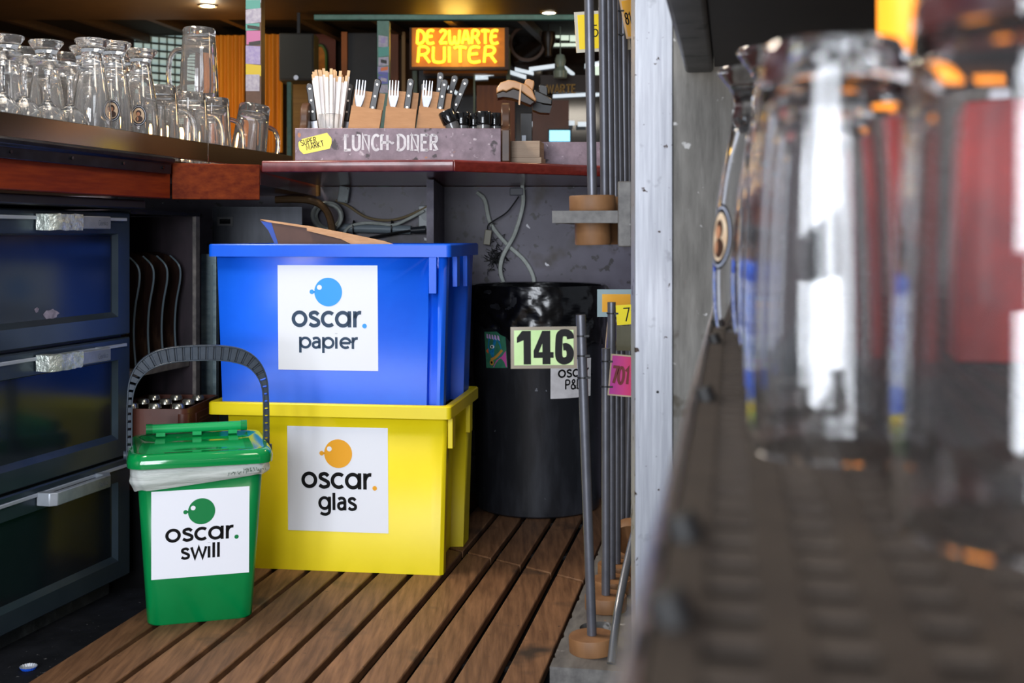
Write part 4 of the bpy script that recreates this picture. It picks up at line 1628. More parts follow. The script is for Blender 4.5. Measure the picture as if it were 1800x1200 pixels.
pxprism(MB(), [(914, 149), (917, 150), (914, 187), (911, 186)], YB, -.033, -.0305, ob).build('strap', mat('strap_pale', '#c9a27c', rough=.5), b1)
b2 = thing('brush', 'black bristled brush behind the tan one on the dark stand', 'brush', ob + Vector((0, .07, 0)))
pxprism(MB(), [(938, 170), (940, 154), (952, 160), (967, 168), (972, 172), (971, 182), (955, 180), (940, 176)], YB, -.03, .03, ob).build('back', mat('brush_black', '#17140f', rough=.25, coat=.3), b2, bevel=.003)
pxprism(MB(), [(938, 171), (955, 181), (971, 183), (967, 196), (950, 195), (937, 190)], YB, -.028, .028, ob).build('bristles', black_mat, b2)
pxprism(MB(), [(947, 158), (947, 146), (950, 143), (961, 145), (964, 150), (964, 166)], YB, -.012, .016, ob).build('grip', mat('brush_black', '#17140f'), b2, bevel=.003)

# ------------------------------------------------------------------ aluminium post and grey end panel
post = MB().box(.1902, .2490, 1.85, 1.91, -.03, 2.4)
po = post.build('aluminium_post', alu, bevel=.0015)
tag(po, 'bright aluminium post with scuffed edge between the number stands and the glass shelf', 'post')
MB().cyl((.2255, 1.8492, .579), (.2255, 1.8502, .579), .0022, seg=10).build('screw', black_mat, po)
struct(MB().box(.2505, .80, 1.856, 1.90, -.03, 2.4).build('wall_end', grey_panel))

# ------------------------------------------------------------------ racks of table-number stands
rackw = mat('rack_grey_wood', '#4d4a48', '#6c6965', rough=.55, scale=12, stretch=(4, 1, 4), spots=[('#a5a29f', 30, .68, .73), ('#93622f', 20, .72, .74)])
pole_m = mat('pole_grey', '#5c5d64', '#6b6c73', rough=.38, metal=.55, scale=20)
disc_m = mat('disc_wood', '#664427', '#8a6340', rough=.6, scale=14, stretch=(1, 1, .3), bump=.05)
zip_m = black_mat
RA = -R(10.4)
RO = Vector((.144, 2.135, 0))
MR = Matrix.Translation(RO) @ Matrix.Rotation(RA, 4, 'Z')


def holed_board(x0, x1, ys, pitch, rh, z0, z1):
    """board along local y with round holes at ys"""
    mb = MB()
    for yc_ in ys:
        n = 32
        outer, inner = [], []
        for i in range(n):
            a = 2 * math.pi * i / n
            c_, s_ = math.cos(a), math.sin(a)
            inner.append((rh * c_, yc_ + rh * s_))
            hx = (x1 if c_ > 0 else -x0)
            tt = min(hx / abs(c_) if abs(c_) > 1e-6 else 9, (pitch / 2) / abs(s_) if abs(s_) > 1e-6 else 9)
            outer.append((tt * c_, yc_ + tt * s_))
        rings = [[Vector((x, y, z)) for x, y in q] for q, z in ((outer, z0), (outer, z1), (inner, z1), (inner, z0))]
        mb.loft(rings, closed=True)
    return mb


rk = thing('stand_rack', 'low grey wooden rack with round holes on the floor, holding number stands', 'rack', RO, RA)
ys = [-.0 + .115 * i for i in range(9)]
mb = holed_board(-.062, .085, ys, .115, .0375, .055, .083)
mb.box(-.062, .085, -.1015, -.0578, .055, .083)
mb.build('board', rackw, rk)
MB().box(.06, .085, -.09, .97, -.03, .0545).build('foot_board', rackw, rk)
for y in (.35, .9):
    MB().box(-.05, .0595, y, y + .02, -.03, .0545).build('foot', rackw, rk)
rd = smoothpts([(.040, -.07, .0835), (.046, 0, .16), (.058, .12, .235), (.066, .18, .262), (.075, .215, .25), (.080, .24, .19)], 6)
MB().tube(rd, .0075, 10).build('guard_rod', mat('rod_zinc', '#6d7076', rough=.35, metal=.7), rk)
up = thing('stand_rack', 'grey wooden rack at counter height, holding a bunch of number stands', 'rack', RO + Vector((0, 0, .83)), RA)
mb = holed_board(-.062, .052, [.0 + .1 * i for i in range(10)], .1, .0487, .013, .034)
mb.box(-.062, .052, -.0745, -.0503, .013, .034)
mb.build('board', rackw, up, bevel=.0)
MB().box(.0525, .076, -.08, -.055, -.028, .084).build('end_plate', rackw, up, bevel=.002)
MB().box(.0955, .114, -.05, .98, -.86, .55).build('wall_board', rackw, up)
MB().box(.0525, .095, -.054, .95, .013, .034).build('batten', rackw, up)


def stand(loc, H, label, lean=(0, 0), plug=True, group=None):
    """pole on a round wooden spool base"""
    r = thing('table_number_stand', label, 'table number stand', loc, 0, group, rot=(lean[1], lean[0], 0))
    MB().lathe([(0, 0), (.0405, 0), (.0415, .002), (.0415, .026), (.0405, .028), (0, .028)], 40).build('base_disc', disc_m, r)
    if plug:
        MB().lathe([(0, -.060), (.031, -.060), (.0325, -.057), (.0325, -.0005), (0, -.0005)], 36).build('base_plug', disc_m, r)
    MB().cyl((0, 0, .0285), (0, 0, H), .0086, seg=16).build('pole', pole_m, r)
    return r


def sign(root, x0, x1, z0, z1, y, m_card, film=.004, roll=0.0, yaw=0.0, ties=(), name='number_card', border='#cfcbc0'):
    """laminated card flag beside the pole, local coordinates"""
    pv = Vector((0, 0, (z0 + z1) / 2))
    M = Matrix.Translation(pv) @ Matrix.Rotation(yaw, 4, 'Z') @ Matrix.Rotation(roll, 4, 'Y') @ Matrix.Translation(-pv)
    fm = mat('laminate_' + border.strip('#'), border, rough=.15, coat=.4)
    c_ = MB().box(x0, x1, y - .0012, y, z0, z1, M=M)
    so_ = c_.build(name, [fm], root)
    p_ = MB().box(x0 + film, x1 - film, y - .0018, y - .0013, z0 + film, z1 - film, M=M)
    p_.build('print', m_card, so_)
    for z in ties:
        MB().lathe([(.0088, z - .0014), (.0104, z - .0014), (.0104, z + .0014), (.0088, z + .0014)], 14, closed=True).build('cable_tie', zip_m, root)
        MB().box(.004, .013, -.011, -.0065, z - .0018, z + .0018).build('tie_head', zip_m, root)
    return so_, M


def digits(so_, M, txt, x0, x1, z0, h, w, y, ink, slant=0.0):
    t_ = MB()
    tw = text_width(txt, CAP) * h
    flat_text(t_, txt, CAP, x0, z0, h, w, lambda u, v: M @ Vector((u, y, v)), sx=(x1 - x0) / tw, slant=slant)
    t_.build('number', ink, so_, smooth=0)


# lower row
ZD = .0835
s1 = stand(RO + Vector((0, 0, ZD)) + Vector((-.001, -.012, 0)), .597, 'number stand with the pale green 146 card, first in the low rack', lean=(-R(2.0), 0), plug=True)
g146 = mat('card_146', '#a9cf86', '#cfe0a6', rough=.2, scale=7, coat=.5)
sg, M_ = sign(s1, -.1265, -.0090, .503, .577, -.004, g146, .006, roll=R(1.5), ties=(.486, .525, .560), border='#8f8574')
t_ = MB()
fz_ = lambda u, v: M_ @ Vector((u, -.0062, v))


def big(pts, x, wd):
    flat_poly(t_, [(x + u * wd, .5105 + v * .0595) for u, v in pts], fz_)


fz_z = .512
big([(0, .80), (.30, 1), (.80, 1), (.80, 0), (.38, 0), (.38, .72), (0, .64)], -.1155, .031)
big([(.44, 1), (.84, 1), (.84, 0), (.44, 0)], -.0860, .0355)
big([(.44, 1), (.44, .62), (.26, .36), (0, .36), (0, .40)], -.0860, .0355)
big([(0, .361), (.4395, .361), (.4395, .19), (0, .19)], -.0860, .0355)
big([(.8405, .361), (1, .361), (1, .19), (.8405, .19)], -.0860, .0355)
flat_stroke(t_, [(-.0315 + (p[0] + .0315) * 1.12, .5165 + (p[1] - .518) * 1.19) for p in sm((-.0215, .5505), (-.0235, .5575), (-.0315, .5598), (-.0385, .556), (-.0402, .5395), (-.0400, .524), (-.0355, .5185), (-.0295, .5180), (-.0235, .522), (-.0225, .532), (-.0270, .5385), (-.0335, .5385))], .0128, fz_)
t_.build('number', letter_black, sg, smooth=0)


def low(i, H, label, lean=(0, 0), dx=0.0):
    p = MR @ Vector((dx, .115 * i, ZD))
    return stand(p, H, label, lean)


s2 = low(2, .515, 'number stand with the pink and red 701 card in the low rack')
pk_ = bpy.data.materials.new('card_701')
pk_.use_nodes = True
nt = pk_.node_tree
tc = nt.nodes.new('ShaderNodeTexCoord')
gr = nt.nodes.new('ShaderNodeValToRGB')
sp_ = nt.nodes.new('ShaderNodeSeparateXYZ')
nt.links.new(tc.outputs['Generated'], sp_.inputs[0])
nt.links.new(sp_.outputs[0], gr.inputs[0])
nt.links.new(gr.outputs[0], nt.nodes['Principled BSDF'].inputs['Base Color'])
gr.color_ramp.elements[0].color, gr.color_ramp.elements[1].color = hexc('#b8459c'), hexc('#e03a35')
gr.color_ramp.elements[1].position = .75
nt.nodes['Principled BSDF'].inputs['Roughness'].default_value = .2
sg, M_ = sign(s2, .006, .100, .424, .506, -.008, pk_, .003, roll=R(5), ties=(.44, .49), border='#b9a78e')
digits(sg, M_, '701', .0125, .046, .449, .032, .0056, -.0105, mat('ink_maroon', '#6d0f14', rough=.4))
yel = mat('card_yellow', '#f0dc1c', rough=.25, coat=.3)
ora = mat('card_orange', '#f2a32a', '#f6b93a', rough=.25, scale=8, coat=.3)
film = mat('film_clear', '#8d8a72', rough=.12, coat=.4, trans=.6)
s3 = low(3, .60, 'number stand with the yellow 71 card above a clear sleeve in the low rack')
sg, M_ = sign(s3, .009, .088, .552, .593, -.008, yel, .0005, roll=R(-4), ties=(.577,), border='#e6d43a')
digits(sg, M_, '71', .024, .050, .559, .027, .0026, -.0105, letter_black)
MB().box(.009, .088, -.007, -.0064, .500, .5515).build('clear_sleeve', film, s3)
s4 = low(4, .556, 'number stand with a lilac card seen edge-on in the low rack')
sign(s4, -.045, -.008, .473, .550, -.004, mat('card_lilac', '#6f6aa6', '#8d88bd', rough=.3, scale=20), .003, roll=R(9), yaw=R(48), ties=(.5,), border='#b9a58f')
s5 = low(5, .585, 'number stand with an orange card edged in pale blue, far back in the low rack')
sign(s5, -.056, .030, .555, .617, -.010, ora, .011, ties=(), border='#9db3b8')
s6 = low(6, .60, 'number stand with an orange and white card at the end of the low rack', lean=(R(1.2), 0))
sg, M_ = sign(s6, -.03, .045, .535, .605, -.010, ora, .006, border='#c9c4bb')
MB().box(-.0, .042, -.0135, -.0122, .55, .585).build('white_label', sticker_p, sg)
# a stand tipped over so that its disc faces the aisle
tp_ = stand(MR @ Vector((.035, .50, .155)), .30, 'tipped number stand with its wooden disc turned to the aisle behind the low rack row', plug=False)
tp_.rotation_euler = (-R(64), 0, RA)
tp_.location = MR @ Vector((.027, .500, .152))

# upper bunch
labels = {0: 'number stand at the front of the upper rack, thick spool base in view', 1: 'second number stand from the front of the upper rack', 2: 'third number stand from the front of the upper rack', 3: 'fourth number stand from the front of the upper rack',
          4: 'fifth number stand in the upper rack, partly hidden by the aluminium post', 5: 'sixth number stand in the upper rack', 6: 'seventh number stand in the upper rack', 7: 'eighth number stand in the upper rack, next to the last'}
ups = []
random.seed(21)
for i in range(8):
    lean = (random.uniform(-.006, .006) - .013, 0)
    Hs = .62 if i != 4 else .455
    lb = labels[i]
    if i == 4:
        lb = 'short number stand with the yellow 81 card in the upper rack'
    if i == 5:
        lb = 'number stand with the yellow 54 card in the upper rack'
    if i == 7:
        lb = 'number stand with an orange card at the top, deep in the upper rack'
    ups.append(stand(MR @ Vector(((.0115 + .0007 * i if i else 0), .1 * i, .8645)), Hs, lb, lean))
sg, M_ = sign(ups[5], -.106, .014, .366, .456, .012, mat('card_yellow_deep', '#f3d214', rough=.22, coat=.4), .007, roll=R(-3), ties=(), border='#cdc6b4')
digits(sg, M_, '54', -.0665, -.0395, .400, .024, .0026, .0098, letter_black)
sg, M_ = sign(ups[4], .010, .062, .368, .452, -.008, mat('card_amber', '#eaa818', rough=.22, coat=.4), .004, roll=R(-10), ties=(.43, .38), border='#d9b48a')
digits(sg, M_, '81', .0155, .0285, .398, .024, .0028, -.0105, letter_black)
sg, M_ = sign(ups[7], -.10, .03, .515, .60, .010, ora, .008, roll=R(2), ties=(), border='#b3b5b0')

# ------------------------------------------------------------------ glass shelf at the aisle's side
SO = Vector((.0458, .35, 0))
rub = mat('mat_rubber', '#30261e', '#3f342a', rough=.7, scale=30, bump=.1)
rub_d = mat('mat_base', '#0c0a09', rough=.6)
edge_s = mat('shelf_edge_steel', '#8a817c', '#a59c97', rough=.28, metal=.9, scale=14, stretch=(1, .4, 1))
ls = thing('glass_shelf', 'low steel shelf along the aisle, under the row of upturned beer glasses', 'shelf', SO, RA)
MB().box(.0008, .40, -.34, 1.495, .712, .7295).build('plate', shelf_steel, ls)
lip = [(-.004, .676), (-.002, .674), (.0005, .676), (.0005, .7305), (.000, .7335), (-.0025, .7345), (-.0048, .7325), (-.0055, .729)]
MB().loft([[Vector((x, y, z)) for x, z in lip] for y in (-.34, 1.495)]).build('lip', edge_s, ls)
rm = thing('bar_mat', 'dark ribbed rubber mat lying on the low glass shelf', 'mat', SO + Vector((0, 0, .7297)), RA)
MB().box(.0012, .30, -.34, 1.49, 0, .0015).build('mat_base', rub_d, rm)
gr_ = MB()
x = .0012
cols = []
while x < .29:
    gr_.box(x, x + .0105, -.34, 1.49, .0015, .0045)
    cols.append(x)
    x += .0235
y = -.34
while y < 1.49:
    gr_.box(.0012, .30, y, y + .0085, .0015, .0041)
    y += .0225
gr_.build('grid', rub, rm)
for y in (-.085, -.010, .28, .62, .80):
    MB().cyl((.0058, y, .0045), (.0035, y, .0115), .0055, .0045, seg=14).build('nub', rub_d, rm)
us = thing('glass_shelf', 'dark steel upper shelf with a folded lip, above the upturned beer glasses', 'shelf', SO, RA)
MB().box(-.007, .40, -.34, 1.500, 1.079, 1.10).build('plate', mat('shelf_underside', '#1d1613', '#2a201a', rough=.5, metal=.3, scale=5), us)
MB().box(-.0514, -.0085, -.34, 1.500, 1.070, 1.112).build('lip', shelf_steel, us, bevel=.006, bseg=3)
MB().box(.402, .42, -.34, 1.45, .66, 1.12).build('back_board', mahog2, us)

ZM = .7345
put_glass('w', (.226, 1.10, ZM), 'badged upturned beer glass on the ribbed mat, furthest from the camera', None, (.085, -math.atan2(.226, 1.10) - 1.02, .017, .030))
put_glass('w', (.222, .985, ZM), 'upturned waisted beer glass on the ribbed mat next to the badged one', None)
for X, Y, nm in ((.200, .875, 'first one counted from the waisted glasses'), (.183, .770, 'second one counted from the waisted glasses'), (.165, .665, 'third one counted from the waisted glasses'),
                 (.1445, .567, 'just beyond the two most blurred ones'), (.1285, .478, 'second most blurred of the row'), (.1555, .345, 'the most blurred, nearest to the viewer')):
    put_glass('t', (X, Y, ZM), 'straight tumbler on the ribbed mat, ' + nm, None, sc=.955)
last_t = [o for o in SC.objects if o.name.startswith('beer_tumbler')][-1]
last_t.scale = (1.26, 1.26, .955)
for o in list(SC.objects):
    if o.name.startswith('beer_') and 'ribbed mat' in o.get('label', ''):
        if o.name.startswith('beer_glass'):
            o.data = o.data.copy()
        o.data.materials[0] = glass_near
rc = thing('carton', 'blurred red carton standing on the ribbed mat behind the tumblers', 'carton', (.335, .85, ZM), RA)
MB().box(-.042, .042, -.042, .042, 0, .19).build('body', mat('carton_red', '#8f140e', '#c4281b', rough=.4, scale=14), rc, bevel=.002)
MB().box(-.010, .010, -.010, .010, .19, .203).build('spout', sticker_p, rc, bevel=.003)

# ------------------------------------------------------------------ sticker covered posts and the rail beyond the bar
stk = [mat('pst_teal', '#4b988e', rough=.5), mat('pst_pink', '#b9689a', rough=.5), mat('pst_white', '#b3b0bd', '#8f8aa3', rough=.5, scale=60), mat('pst_yellow', '#c9b020', rough=.5), mat('pst_black', '#141318', rough=.5), mat('pst_blue', '#5b62b0', rough=.5), mat('pst_orange', '#d9733a', rough=.5), mat('pst_lilac', '#8d80b5', '#a9a0c0', rough=.5, scale=70)]
postw = mat('post_wood', '#4a2f1f', '#5d3d29', rough=.5, scale=20)


def sticker_post(label, px0, px1, Y, z1, m, bands):
    X0, X1 = (px0 - 900) / FPX * Y, (px1 - 900) / FPX * Y
    r = thing('post', label, 'post', ((X0 + X1) / 2, Y, -.03))
    hw = (X1 - X0) / 2
    MB().box(-hw, hw, 0, .07, 0, z1 + .03).build('shaft', m, r)
    for k, (ya, yb, mi, l0, l1) in enumerate(bands):
        za, zb = EYE - (yb - HZ) / FPX * Y + .03, EYE - (ya - HZ) / FPX * Y + .03
        s = MB()
        sl = .006 * ((k * 37) % 5 - 2) / 2
        xs = (-hw + 2 * hw * l0, -hw + 2 * hw * l1)
        s.quad([Vector((xs[0], -.0005 - .0004 * (k % 3), za)), Vector((xs[1], -.0005 - .0004 * (k % 3), za + sl)), Vector((xs[1], -.0005 - .0004 * (k % 3), zb + sl)), Vector((xs[0], -.0005 - .0004 * (k % 3), zb))])
        s.build('sticker', stk[mi], r, smooth=0)
    return r


sticker_post('wooden post plastered with pink, lilac and yellow stickers behind the mugs', 432, 459, 4.5, 2.38, postw,
             [(-25, 2, 2, 0, 1), (0, 16, 0, 0, .95), (17, 42, 2, 0, 1), (22, 38, 4, .25, .8), (42, 54, 0, 0, .9), (44, 50, 4, .1, .9), (54, 78, 1, .05, .95), (74, 81, 4, .2, .95), (80, 112, 7, 0, .95), (86, 97, 4, .35, .6), (112, 131, 3, 0, 1), (131, 160, 2, 0, .9), (136, 145, 4, .4, .65)])
tealw = mat('teal_paint', '#4a7a6c', '#3c6458', rough=.45, scale=30)
sticker_post('slimmer teal post with blue and white stickers under the rail end', 663, 684, 5.8, 1.865, tealw,
             [(62, 82, 2, .1, .9), (66, 76, 7, .3, .7), (84, 100, 0, .1, 1), (88, 98, 4, .2, .7), (101, 116, 2, .1, .95), (104, 110, 4, .3, .8), (117, 128, 7, .05, .95), (119, 125, 6, .3, .9), (126, 131, 5, .1, .9), (133, 148, 5, .1, .9), (136, 142, 2, .3, .8), (149, 163, 2, .1, .9), (152, 160, 4, .3, .6)])
rl = MB().box((552 - 900) / FPX * 5.8, 1.4, 5.79, 5.83, 1.868, 1.895)
tag(rl.build('rail', tealw, bevel=.004), 'long teal rail carried by the slim stickered post above the far side of the bar', 'rail')
rp = MB().box((504 - 900) / FPX * 7.2, (512 - 900) / FPX * 7.2, 7.2, 7.24, -.03, 1.75)
tag(rp.build('post', tealw, bevel=.003), 'thin teal upright below the hanging loudspeaker', 'post')

# ------------------------------------------------------------------ neon sign
YS = 8.6
SX0, SX1 = (724 - 900) / FPX * YS, (887 - 900) / FPX * YS
SZ0, SZ1 = EYE - (118 - HZ) / FPX * YS, EYE - (49 - HZ) / FPX * YS
ns = thing('neon_sign', 'glowing yellow sign on an amber panel with two lines of tube lettering', 'neon sign', (SX0, YS, SZ0))
WS, HS = SX1 - SX0, SZ1 - SZ0
neon = mat('neon_tube', '#ffd23a', emit='#ffcf2e', es=2.3)
amber_p = mat('sign_amber', '#a8690c', emit='#c47400', es=.30, rough=.4)
MB().box(0, WS, 0, .03, 0, HS).build('panel', amber_p, ns)
fr = MB()
for x0, x1, z0, z1 in ((-.015, WS + .03, -.02, 0), (-.015, 0, 0, HS), (WS, WS + .03, 0, HS)):
    fr.box(x0, x1, -.02, .04, z0, z1)
fr.build('frame', mat('sign_frame', '#2a1606', rough=.5), ns)
SC2 = (lambda k: k)
NE = {
    'D': [[(0, 0), (.06, 1)], sm((.06, 1), (.36, .92), (.54, .6), (.5, .25), (.3, .03), (0, 0))],
    'E': [sm((.52, .95), (.3, 1), (.1, .92), (.03, .7), (.0, .3), (.08, .05), (.3, 0), (.54, .08)), [(.05, .52), (.42, .56)]],
    'Z': [sm((.02, .85), (.2, 1), (.44, .92), (.42, .7), (.18, .35), (.02, .05)), [(.02, .03), (.56, .06)]],
    'W': [[(0, 1), (.02, .2)], sm((.02, .2), (.12, 0), (.3, .05), (.38, .3)), [(.38, .3), (.4, .55)], sm((.38, .3), (.48, .02), (.66, .06), (.72, .3)), [(.72, .3), (.76, 1)]],
    'A': [[(0, 0), (.24, 1), (.34, 1), (.56, 0)], [(.08, .34), (.48, .34)]],
    'R': [[(.0, 0), (.06, 1)], sm((.06, 1), (.34, 1), (.5, .84), (.44, .6), (.26, .5), (.06, .48)), [(.28, .5), (.56, 0)]],
    'T': [sm((-.02, .9), (.14, 1), (.4, .98), (.58, .92)), [(.28, .97), (.28, 0)]],
    'U': [[(.02, 1), (.0, .3)], sm((.0, .3), (.06, .06), (.28, 0), (.5, .06), (.54, .3)), [(.54, .3), (.54, 1)]],
    'I': [[(.06, 1), (.06, 0)]],
}


def neon_line(word, u0, u1, v0, v1):
    ws = {'I': .22, 'W': .86, 'T': .62}
    adv = [ws.get(c, .64) + .08 if c != ' ' else .22 for c in word]
    k = (u1 - u0) / (sum(adv) - .08)
    u = u0
    for c, a in zip(word, adv):
        if c != ' ':
            t = MB()
            for s in NE[c]:
                t.tube([Vector(((u + x * k), -.030, v0 + y * (v1 - v0))) for x, y in s], .0098, 8)
            t.build('tube_letter', neon, ns)
        u += a * k


neon_line('DE ZWARTE', .04, WS - .035, .165, HS - .022)
neon_line('RUITER', .045, WS - .05, .030, .142)
point('neon_glow', ((SX0 + SX1) / 2, YS - .25, (SZ0 + SZ1) / 2), 7, (1, .62, .12), .12)
sh = MB().box((744 - 900) / FPX * 9.3, (892 - 900) / FPX * 9.3, 9.3, 9.452, EYE - (129 - HZ) / FPX * 9.3, EYE - (123 - HZ) / FPX * 9.3)
tag(sh.build('ledge', mat('ledge_amber', '#a86a1a', rough=.5)), 'narrow amber ledge below the glowing sign', 'ledge')

# ------------------------------------------------------------------ far windows, lamps and fittings of the room
reflection_cool = mat('reflection_cool', '#c9d4da', emit='#dbe8f2', es=.85)
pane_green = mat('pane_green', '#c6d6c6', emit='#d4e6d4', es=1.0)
pane_dark = mat('pane_dark', '#150d08', rough=.08, coat=.6)
win_fr = mat('window_frame', '#3a2a1c', rough=.5)
win_gr = mat('window_frame_green', '#7f9484', rough=.5)


def pxb(mb, x0, x1, y0, y1, Y, d=.03, mi=0):
    a, b = at(x0, y1, Y), at(x1, y0, Y)
    return mb.box(a.x, b.x, Y, Y + d, a.z, b.z, mi)


def bg(name, x0, x1, y0, y1, Y, m, d=.03, parent=None, label=None, cat=None, bevel=0.0):
    o = pxb(MB(), x0, x1, y0, y1, Y, d).build(name, m, parent, bevel=bevel)
    if label:
        tag(o, label, cat)
    return o


w1 = bg('window_1', 732, 1125, 40, 262, 9.45, pane_dark)
struct(w1)
for x0, x1, y0, y1 in ((725, 733, 40, 262), (890, 897, 40, 140), (770, 775, 122, 185), (832, 835, 125, 230)):
    bg('mullion', x0, x1, y0, y1, 9.36, win_gr, .06, w1)


def slant(mb, x0, y0, x1, y1, th, Y, d=.02):
    P_ = [at(x0, y0, Y), at(x1, y1, Y), at(x1, y1 + th, Y), at(x0, y0 + th, Y)]
    mb.loft([P_, [p + Vector((0, d, 0)) for p in P_]])


reflections = [(832, 128, 884, 121, 9), (835, 136, 858, 135, 4), (893, 122, 925, 132, 7), (905, 118, 938, 126, 6), (930, 118, 975, 112, 7), (993, 115, 1010, 128, 8), (838, 166, 878, 160, 11), (780, 145, 812, 166, 7), (972, 166, 1030, 163, 6), (1028, 112, 1060, 106, 8), (1032, 165, 1076, 160, 6)]  # glowing strips painted in for daylight reflected on the dark pane
for x0, y0, x1, y1, th in reflections:
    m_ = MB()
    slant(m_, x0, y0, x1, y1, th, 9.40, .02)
    m_.build('pane_and_reflection', reflection_cool, w1)
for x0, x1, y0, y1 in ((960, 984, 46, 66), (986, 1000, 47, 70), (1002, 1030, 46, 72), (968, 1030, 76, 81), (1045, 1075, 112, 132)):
    bg('pane_and_reflection', x0, x1, y0, y1, 9.40, pane_green, .02, w1)
for x0, x1, y0, y1 in ((931, 940, 213, 222), (944, 953, 213, 221), (960, 1010, 212, 220), (1016, 1034, 214, 222), (940, 956, 226, 232)):  # lower row of reflections, also made as glowing patches
    bg('pane_and_reflection', x0, x1, y0, y1, 9.30, reflection_cool, .02, w1)
lg_ = MB()
gl = at(962, 163, 9.28)
flat_text(lg_, 'WARTE', CAP, 0, 0, .062, .012, lambda u, v: gl + Vector((u, 0, v)), sp=.1, sx=.9)
lg_.build('lettering', mat('gold_dim', '#8a6a2a', rough=.4, metal=.3), w1, smooth=0)
bg('transom', 950, 1125, 132, 162, 9.33, mat('transom_brown', '#2b190c', rough=.4), .04, w1)
scn = bg('display_screen', 966, 1002, 229, 248, 8.4, mat('screen_on', '#9fd8ee', emit='#8fd6f2', es=1.7), .03, None, 'small bright blue-white screen far across the room', 'screen')
bg('bezel', 963, 1005, 226, 250, 8.435, black_mat, .03, scn)
bg('stand', 980, 988, 250, 620, 8.44, black_mat, .03, scn)
rd_ = at(927, 76, 9.1)
t_ = MB().lathe([(.115, -.01), (.14, -.01), (.14, .01), (.115, .01)], 36, Matrix.Translation(rd_) @ Matrix.Rotation(R(90), 4, 'X'), closed=True)
tag(t_.build('hanging_ring', mat('wheel_brown', '#4a3018', rough=.4), bevel=.003), 'round brown ring hanging in the window beside the glowing sign', 'ring')
# dark pendant and pale bottle-shaped lamp
pd = at(964, 75, 8.9)
tag(MB().lathe([(0, 2.399 - pd.z), (.004, 2.399 - pd.z), (.004, .09), (.05, .08), (.055, .02), (.03, -.05), (.028, -.10), (0, -.11)], 20, Matrix.Translation(pd)).build('pendant_lamp', mat('pendant_dark', '#1d120a', rough=.4)), 'dark pendant lamp in front of the bright window panes', 'lamp')
pb = at(985, 118, 9.0)
lant_top = 2.399 - pb.z
tag(MB().lathe([(0, -.08), (.05, -.08), (.052, -.03), (.03, .0), (.042, .05), (.03, .09), (.004, .10), (.004, lant_top), (0, lant_top)], 20, Matrix.Translation(pb)).build('lantern', mat('lantern_pale', '#8fa59c', rough=.3)), 'pale green lantern hanging by the far window', 'lantern')

w2 = bg('window_2', 236, 324, 60, 165, 9.42, mat('pane_tile', '#9fb4b2', emit='#a8c2c0', es=.55), .03)
struct(w2)
m_ = MB()
for k in range(9):
    slant(m_, 236, 58 + k * 13, 326, 66 + k * 13, 3.2, 9.38, .02)
m_.build('slat', mat('slat_dark', '#2a3a3a', rough=.5), w2)
m_ = MB()
for k in range(6):
    pxb(m_, 250 + k * 14, 252 + k * 14, 60, 165, 9.39, .02)
m_.build('glazing_bar', mat('slat_grey', '#7a8e8c', rough=.5), w2)
amb = mat('curtain_amber', '#a8660f', '#c98a22', rough=.6, scale=3, stretch=(14, 14, .4))
amb2 = mat('panel_brown', '#5a2e10', '#7a451c', rough=.5, scale=4, stretch=(8, 8, .6))


def folds(x0, x1, y0, y1, Y, m, label, name='curtain', cat='curtain', n=40, waves=4):
    a, b = at(x0, y1, Y), at(x1, y0, Y)
    mb = MB()
    top = [Vector((a.x + (b.x - a.x) * i / n, Y + .012 * math.sin(2 * math.pi * waves * i / n), 0)) for i in range(n + 1)]
    ring = top + [p + Vector((0, .008, 0)) for p in reversed(top)]
    mb.loft([[p + Vector((0, 0, a.z)) for p in ring], [p + Vector((0, 0, b.z)) for p in ring]])
    return tag(mb.build(name, m), label, cat)


folds(379, 430, 62, 268, 8.9, amb, 'amber lit curtain between the far window and the stickered post')
folds(456, 497, 60, 268, 8.95, amb, 'amber lit curtain just beyond the stickered post, by the loudspeaker', waves=3)
bg('timber_cladding', 326, 380, 60, 270, 9.2, mat('panel_darkred', '#3a1a0c', '#51260f', rough=.5, scale=4), .05, None, 'dark reddish timber panel beside the slatted far window', 'panel')
lsp = thing('loudspeaker', 'dark grey loudspeaker hanging from the ceiling behind the cutlery box', 'loudspeaker', at(521, 142, 8.0))
MB().box(-.118, .118, 0, .2, 0, .32).build('cabinet', mat('speaker_grey', '#2b2d2e', rough=.6), lsp, bevel=.008)
MB().box(-.105, .105, -.012, 0, .015, .305).build('grille', mat('speaker_grille', '#363a3b', rough=.7, scale=90), lsp)
MB().cyl((0, -.016, .02), (0, -.012, .02), .016, seg=14).build('badge', alu_cap, lsp)
MB().box(-.01, .01, .08, .1, .32, .49).build('bracket', black_mat, lsp)
pf = thing('picture', 'amber picture in a green arched frame on the far wall', 'picture', at(574, 150, 9.3))
MB().box(-.10, .07, 0, .03, -.4, .40).build('backing', mat('pic_red', '#5a2410', rough=.5), pf)
arc_ = [(-.095, -.39), (.0, -.39), (.0, .22)] + [(-.0475 + .0475 * math.cos(R(a)), .22 + .09 * math.sin(R(a))) for a in range(15, 180, 15)] + [(-.095, .22)]
MB().prism(arc_, -.012, -.002, M=MY).build('image', mat('pic_amber', '#c98a14', '#8f5a10', rough=.5, scale=12), pf)
MB().tube([Vector((x, -.014, z)) for x, z in arc_], .012, 6, closed=True).build('frame', mat('pic_green', '#3d6b3a', rough=.5), pf)
bg('dark_board', 611, 662, 58, 262, 9.0, black_mat, .05, None, 'tall black board on the far wall, before the slim stickered post', 'board')
bg('timber_post', 600, 610, 56, 262, 8.95, mat('post_amber', '#8f5214', rough=.5), .06, None, 'thin amber lit timber post next to the black board', 'post')
bg('timber_post', 686, 700, 56, 262, 9.0, amb2, .08, None, 'broad brown timber post just beyond the slim stickered post', 'post')
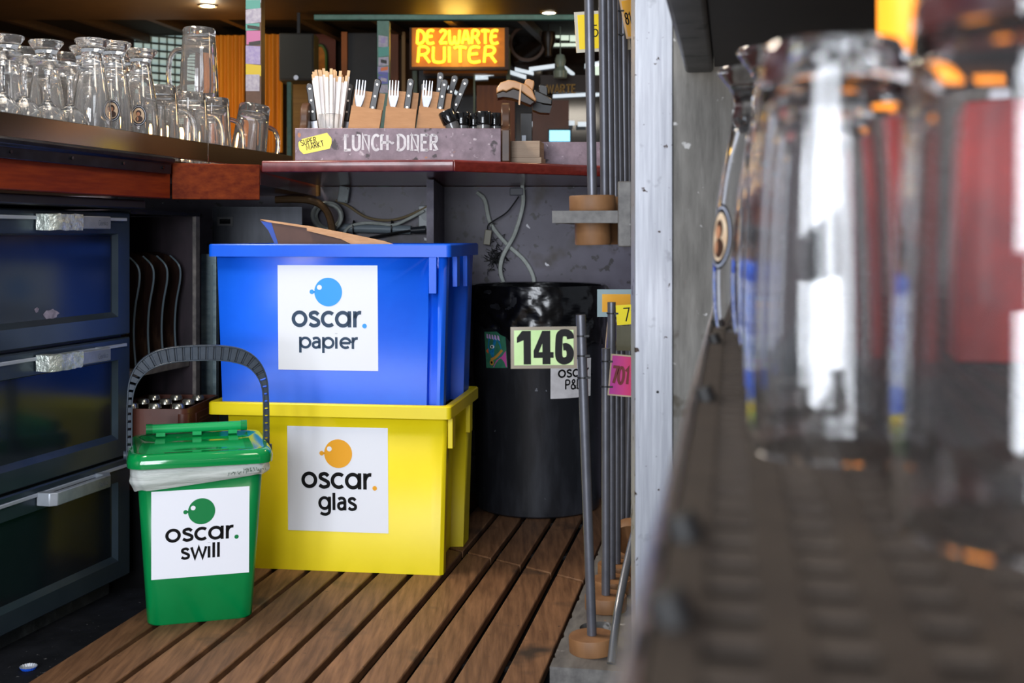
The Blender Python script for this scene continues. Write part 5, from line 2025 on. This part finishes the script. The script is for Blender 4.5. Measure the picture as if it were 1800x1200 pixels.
bg('timber_post', 706, 712, 56, 262, 9.05, mat('post_pale', '#a8834a', rough=.5), .06, None, 'thin pale timber post close to the glowing sign', 'post')
bg('bench_back', 515, 560, 146, 620, 8.6, mat('bench_olive', '#5a4620', '#6f5a2e', rough=.6, scale=3, stretch=(1, 1, 30)), .05, None, 'olive lit bench back below the loudspeaker', 'bench')
bg('sideboard', 838, 905, 150, 612, 8.9, amb2, .2, None, 'brown lit sideboard under the far window, behind the cutlery box', 'sideboard')
bg('counter_panel', 936, 1000, 176, 610, 8.95, mat('counter_rust', '#4a2410', '#5f3318', rough=.4, scale=4), .1, None, 'rust brown panel low in the far window behind the brushes', 'panel')

# recessed ceiling lamp
lp = at(365, 9, 0)
zc = 2.328
Yl = (zc - EYE) * FPX / (HZ - 9.5)
X_ = (365 - 900) / FPX * Yl
sl_ = thing('ceiling_spot', 'small round bright recessed ceiling lamp over the bar', 'ceiling lamp', (X_, Yl, zc))
MB().lathe([(.045, 0), (.06, 0), (.06, -.008), (.045, -.006)], 24, closed=True).build('trim_ring', mat('spot_ring', '#8a7a60', rough=.3, metal=.6), sl_)
MB().lathe([(0, -.001), (.044, -.001), (.044, -.005), (0, -.005)], 20).build('lens', mat('spot_lens', '#fff3d9', emit='#fff0cf', es=14), sl_)
point('ceiling_spot_light', (X_, Yl, zc - .05), 6, (1, .85, .6), .04)
sl2 = dup(sl_, ((965 - 900) / FPX * 8.05, 8.05, zc), label='round ceiling lamp above the far window, at the edge of view')

# added amber glow in place of light refracted by the tumblers, near the camera
al = thing('amber_refraction', 'added amber glow for light refracted in the tumblers, low under the upper glass shelf', 'lamp', (.231, .70, 1.0785))
MB().cyl((0, 0, -.02), (0, 0, 0), .018, seg=16).build('socket', black_mat, al)
MB().lathe([(0, -.150), (.014, -.150), (.0165, -.146), (.0165, -.03), (.012, -.021), (0, -.021)], 24).build('glow_body', mat('refraction_amber', '#ff9a2a', emit='#ff9420', es=1.6), al)

al2 = dup(al, (.420, 1.10, 1.0785), label='small added amber glow for refracted light, further along under the upper glass shelf')
al2.scale = (1.3, 1.3, .45)
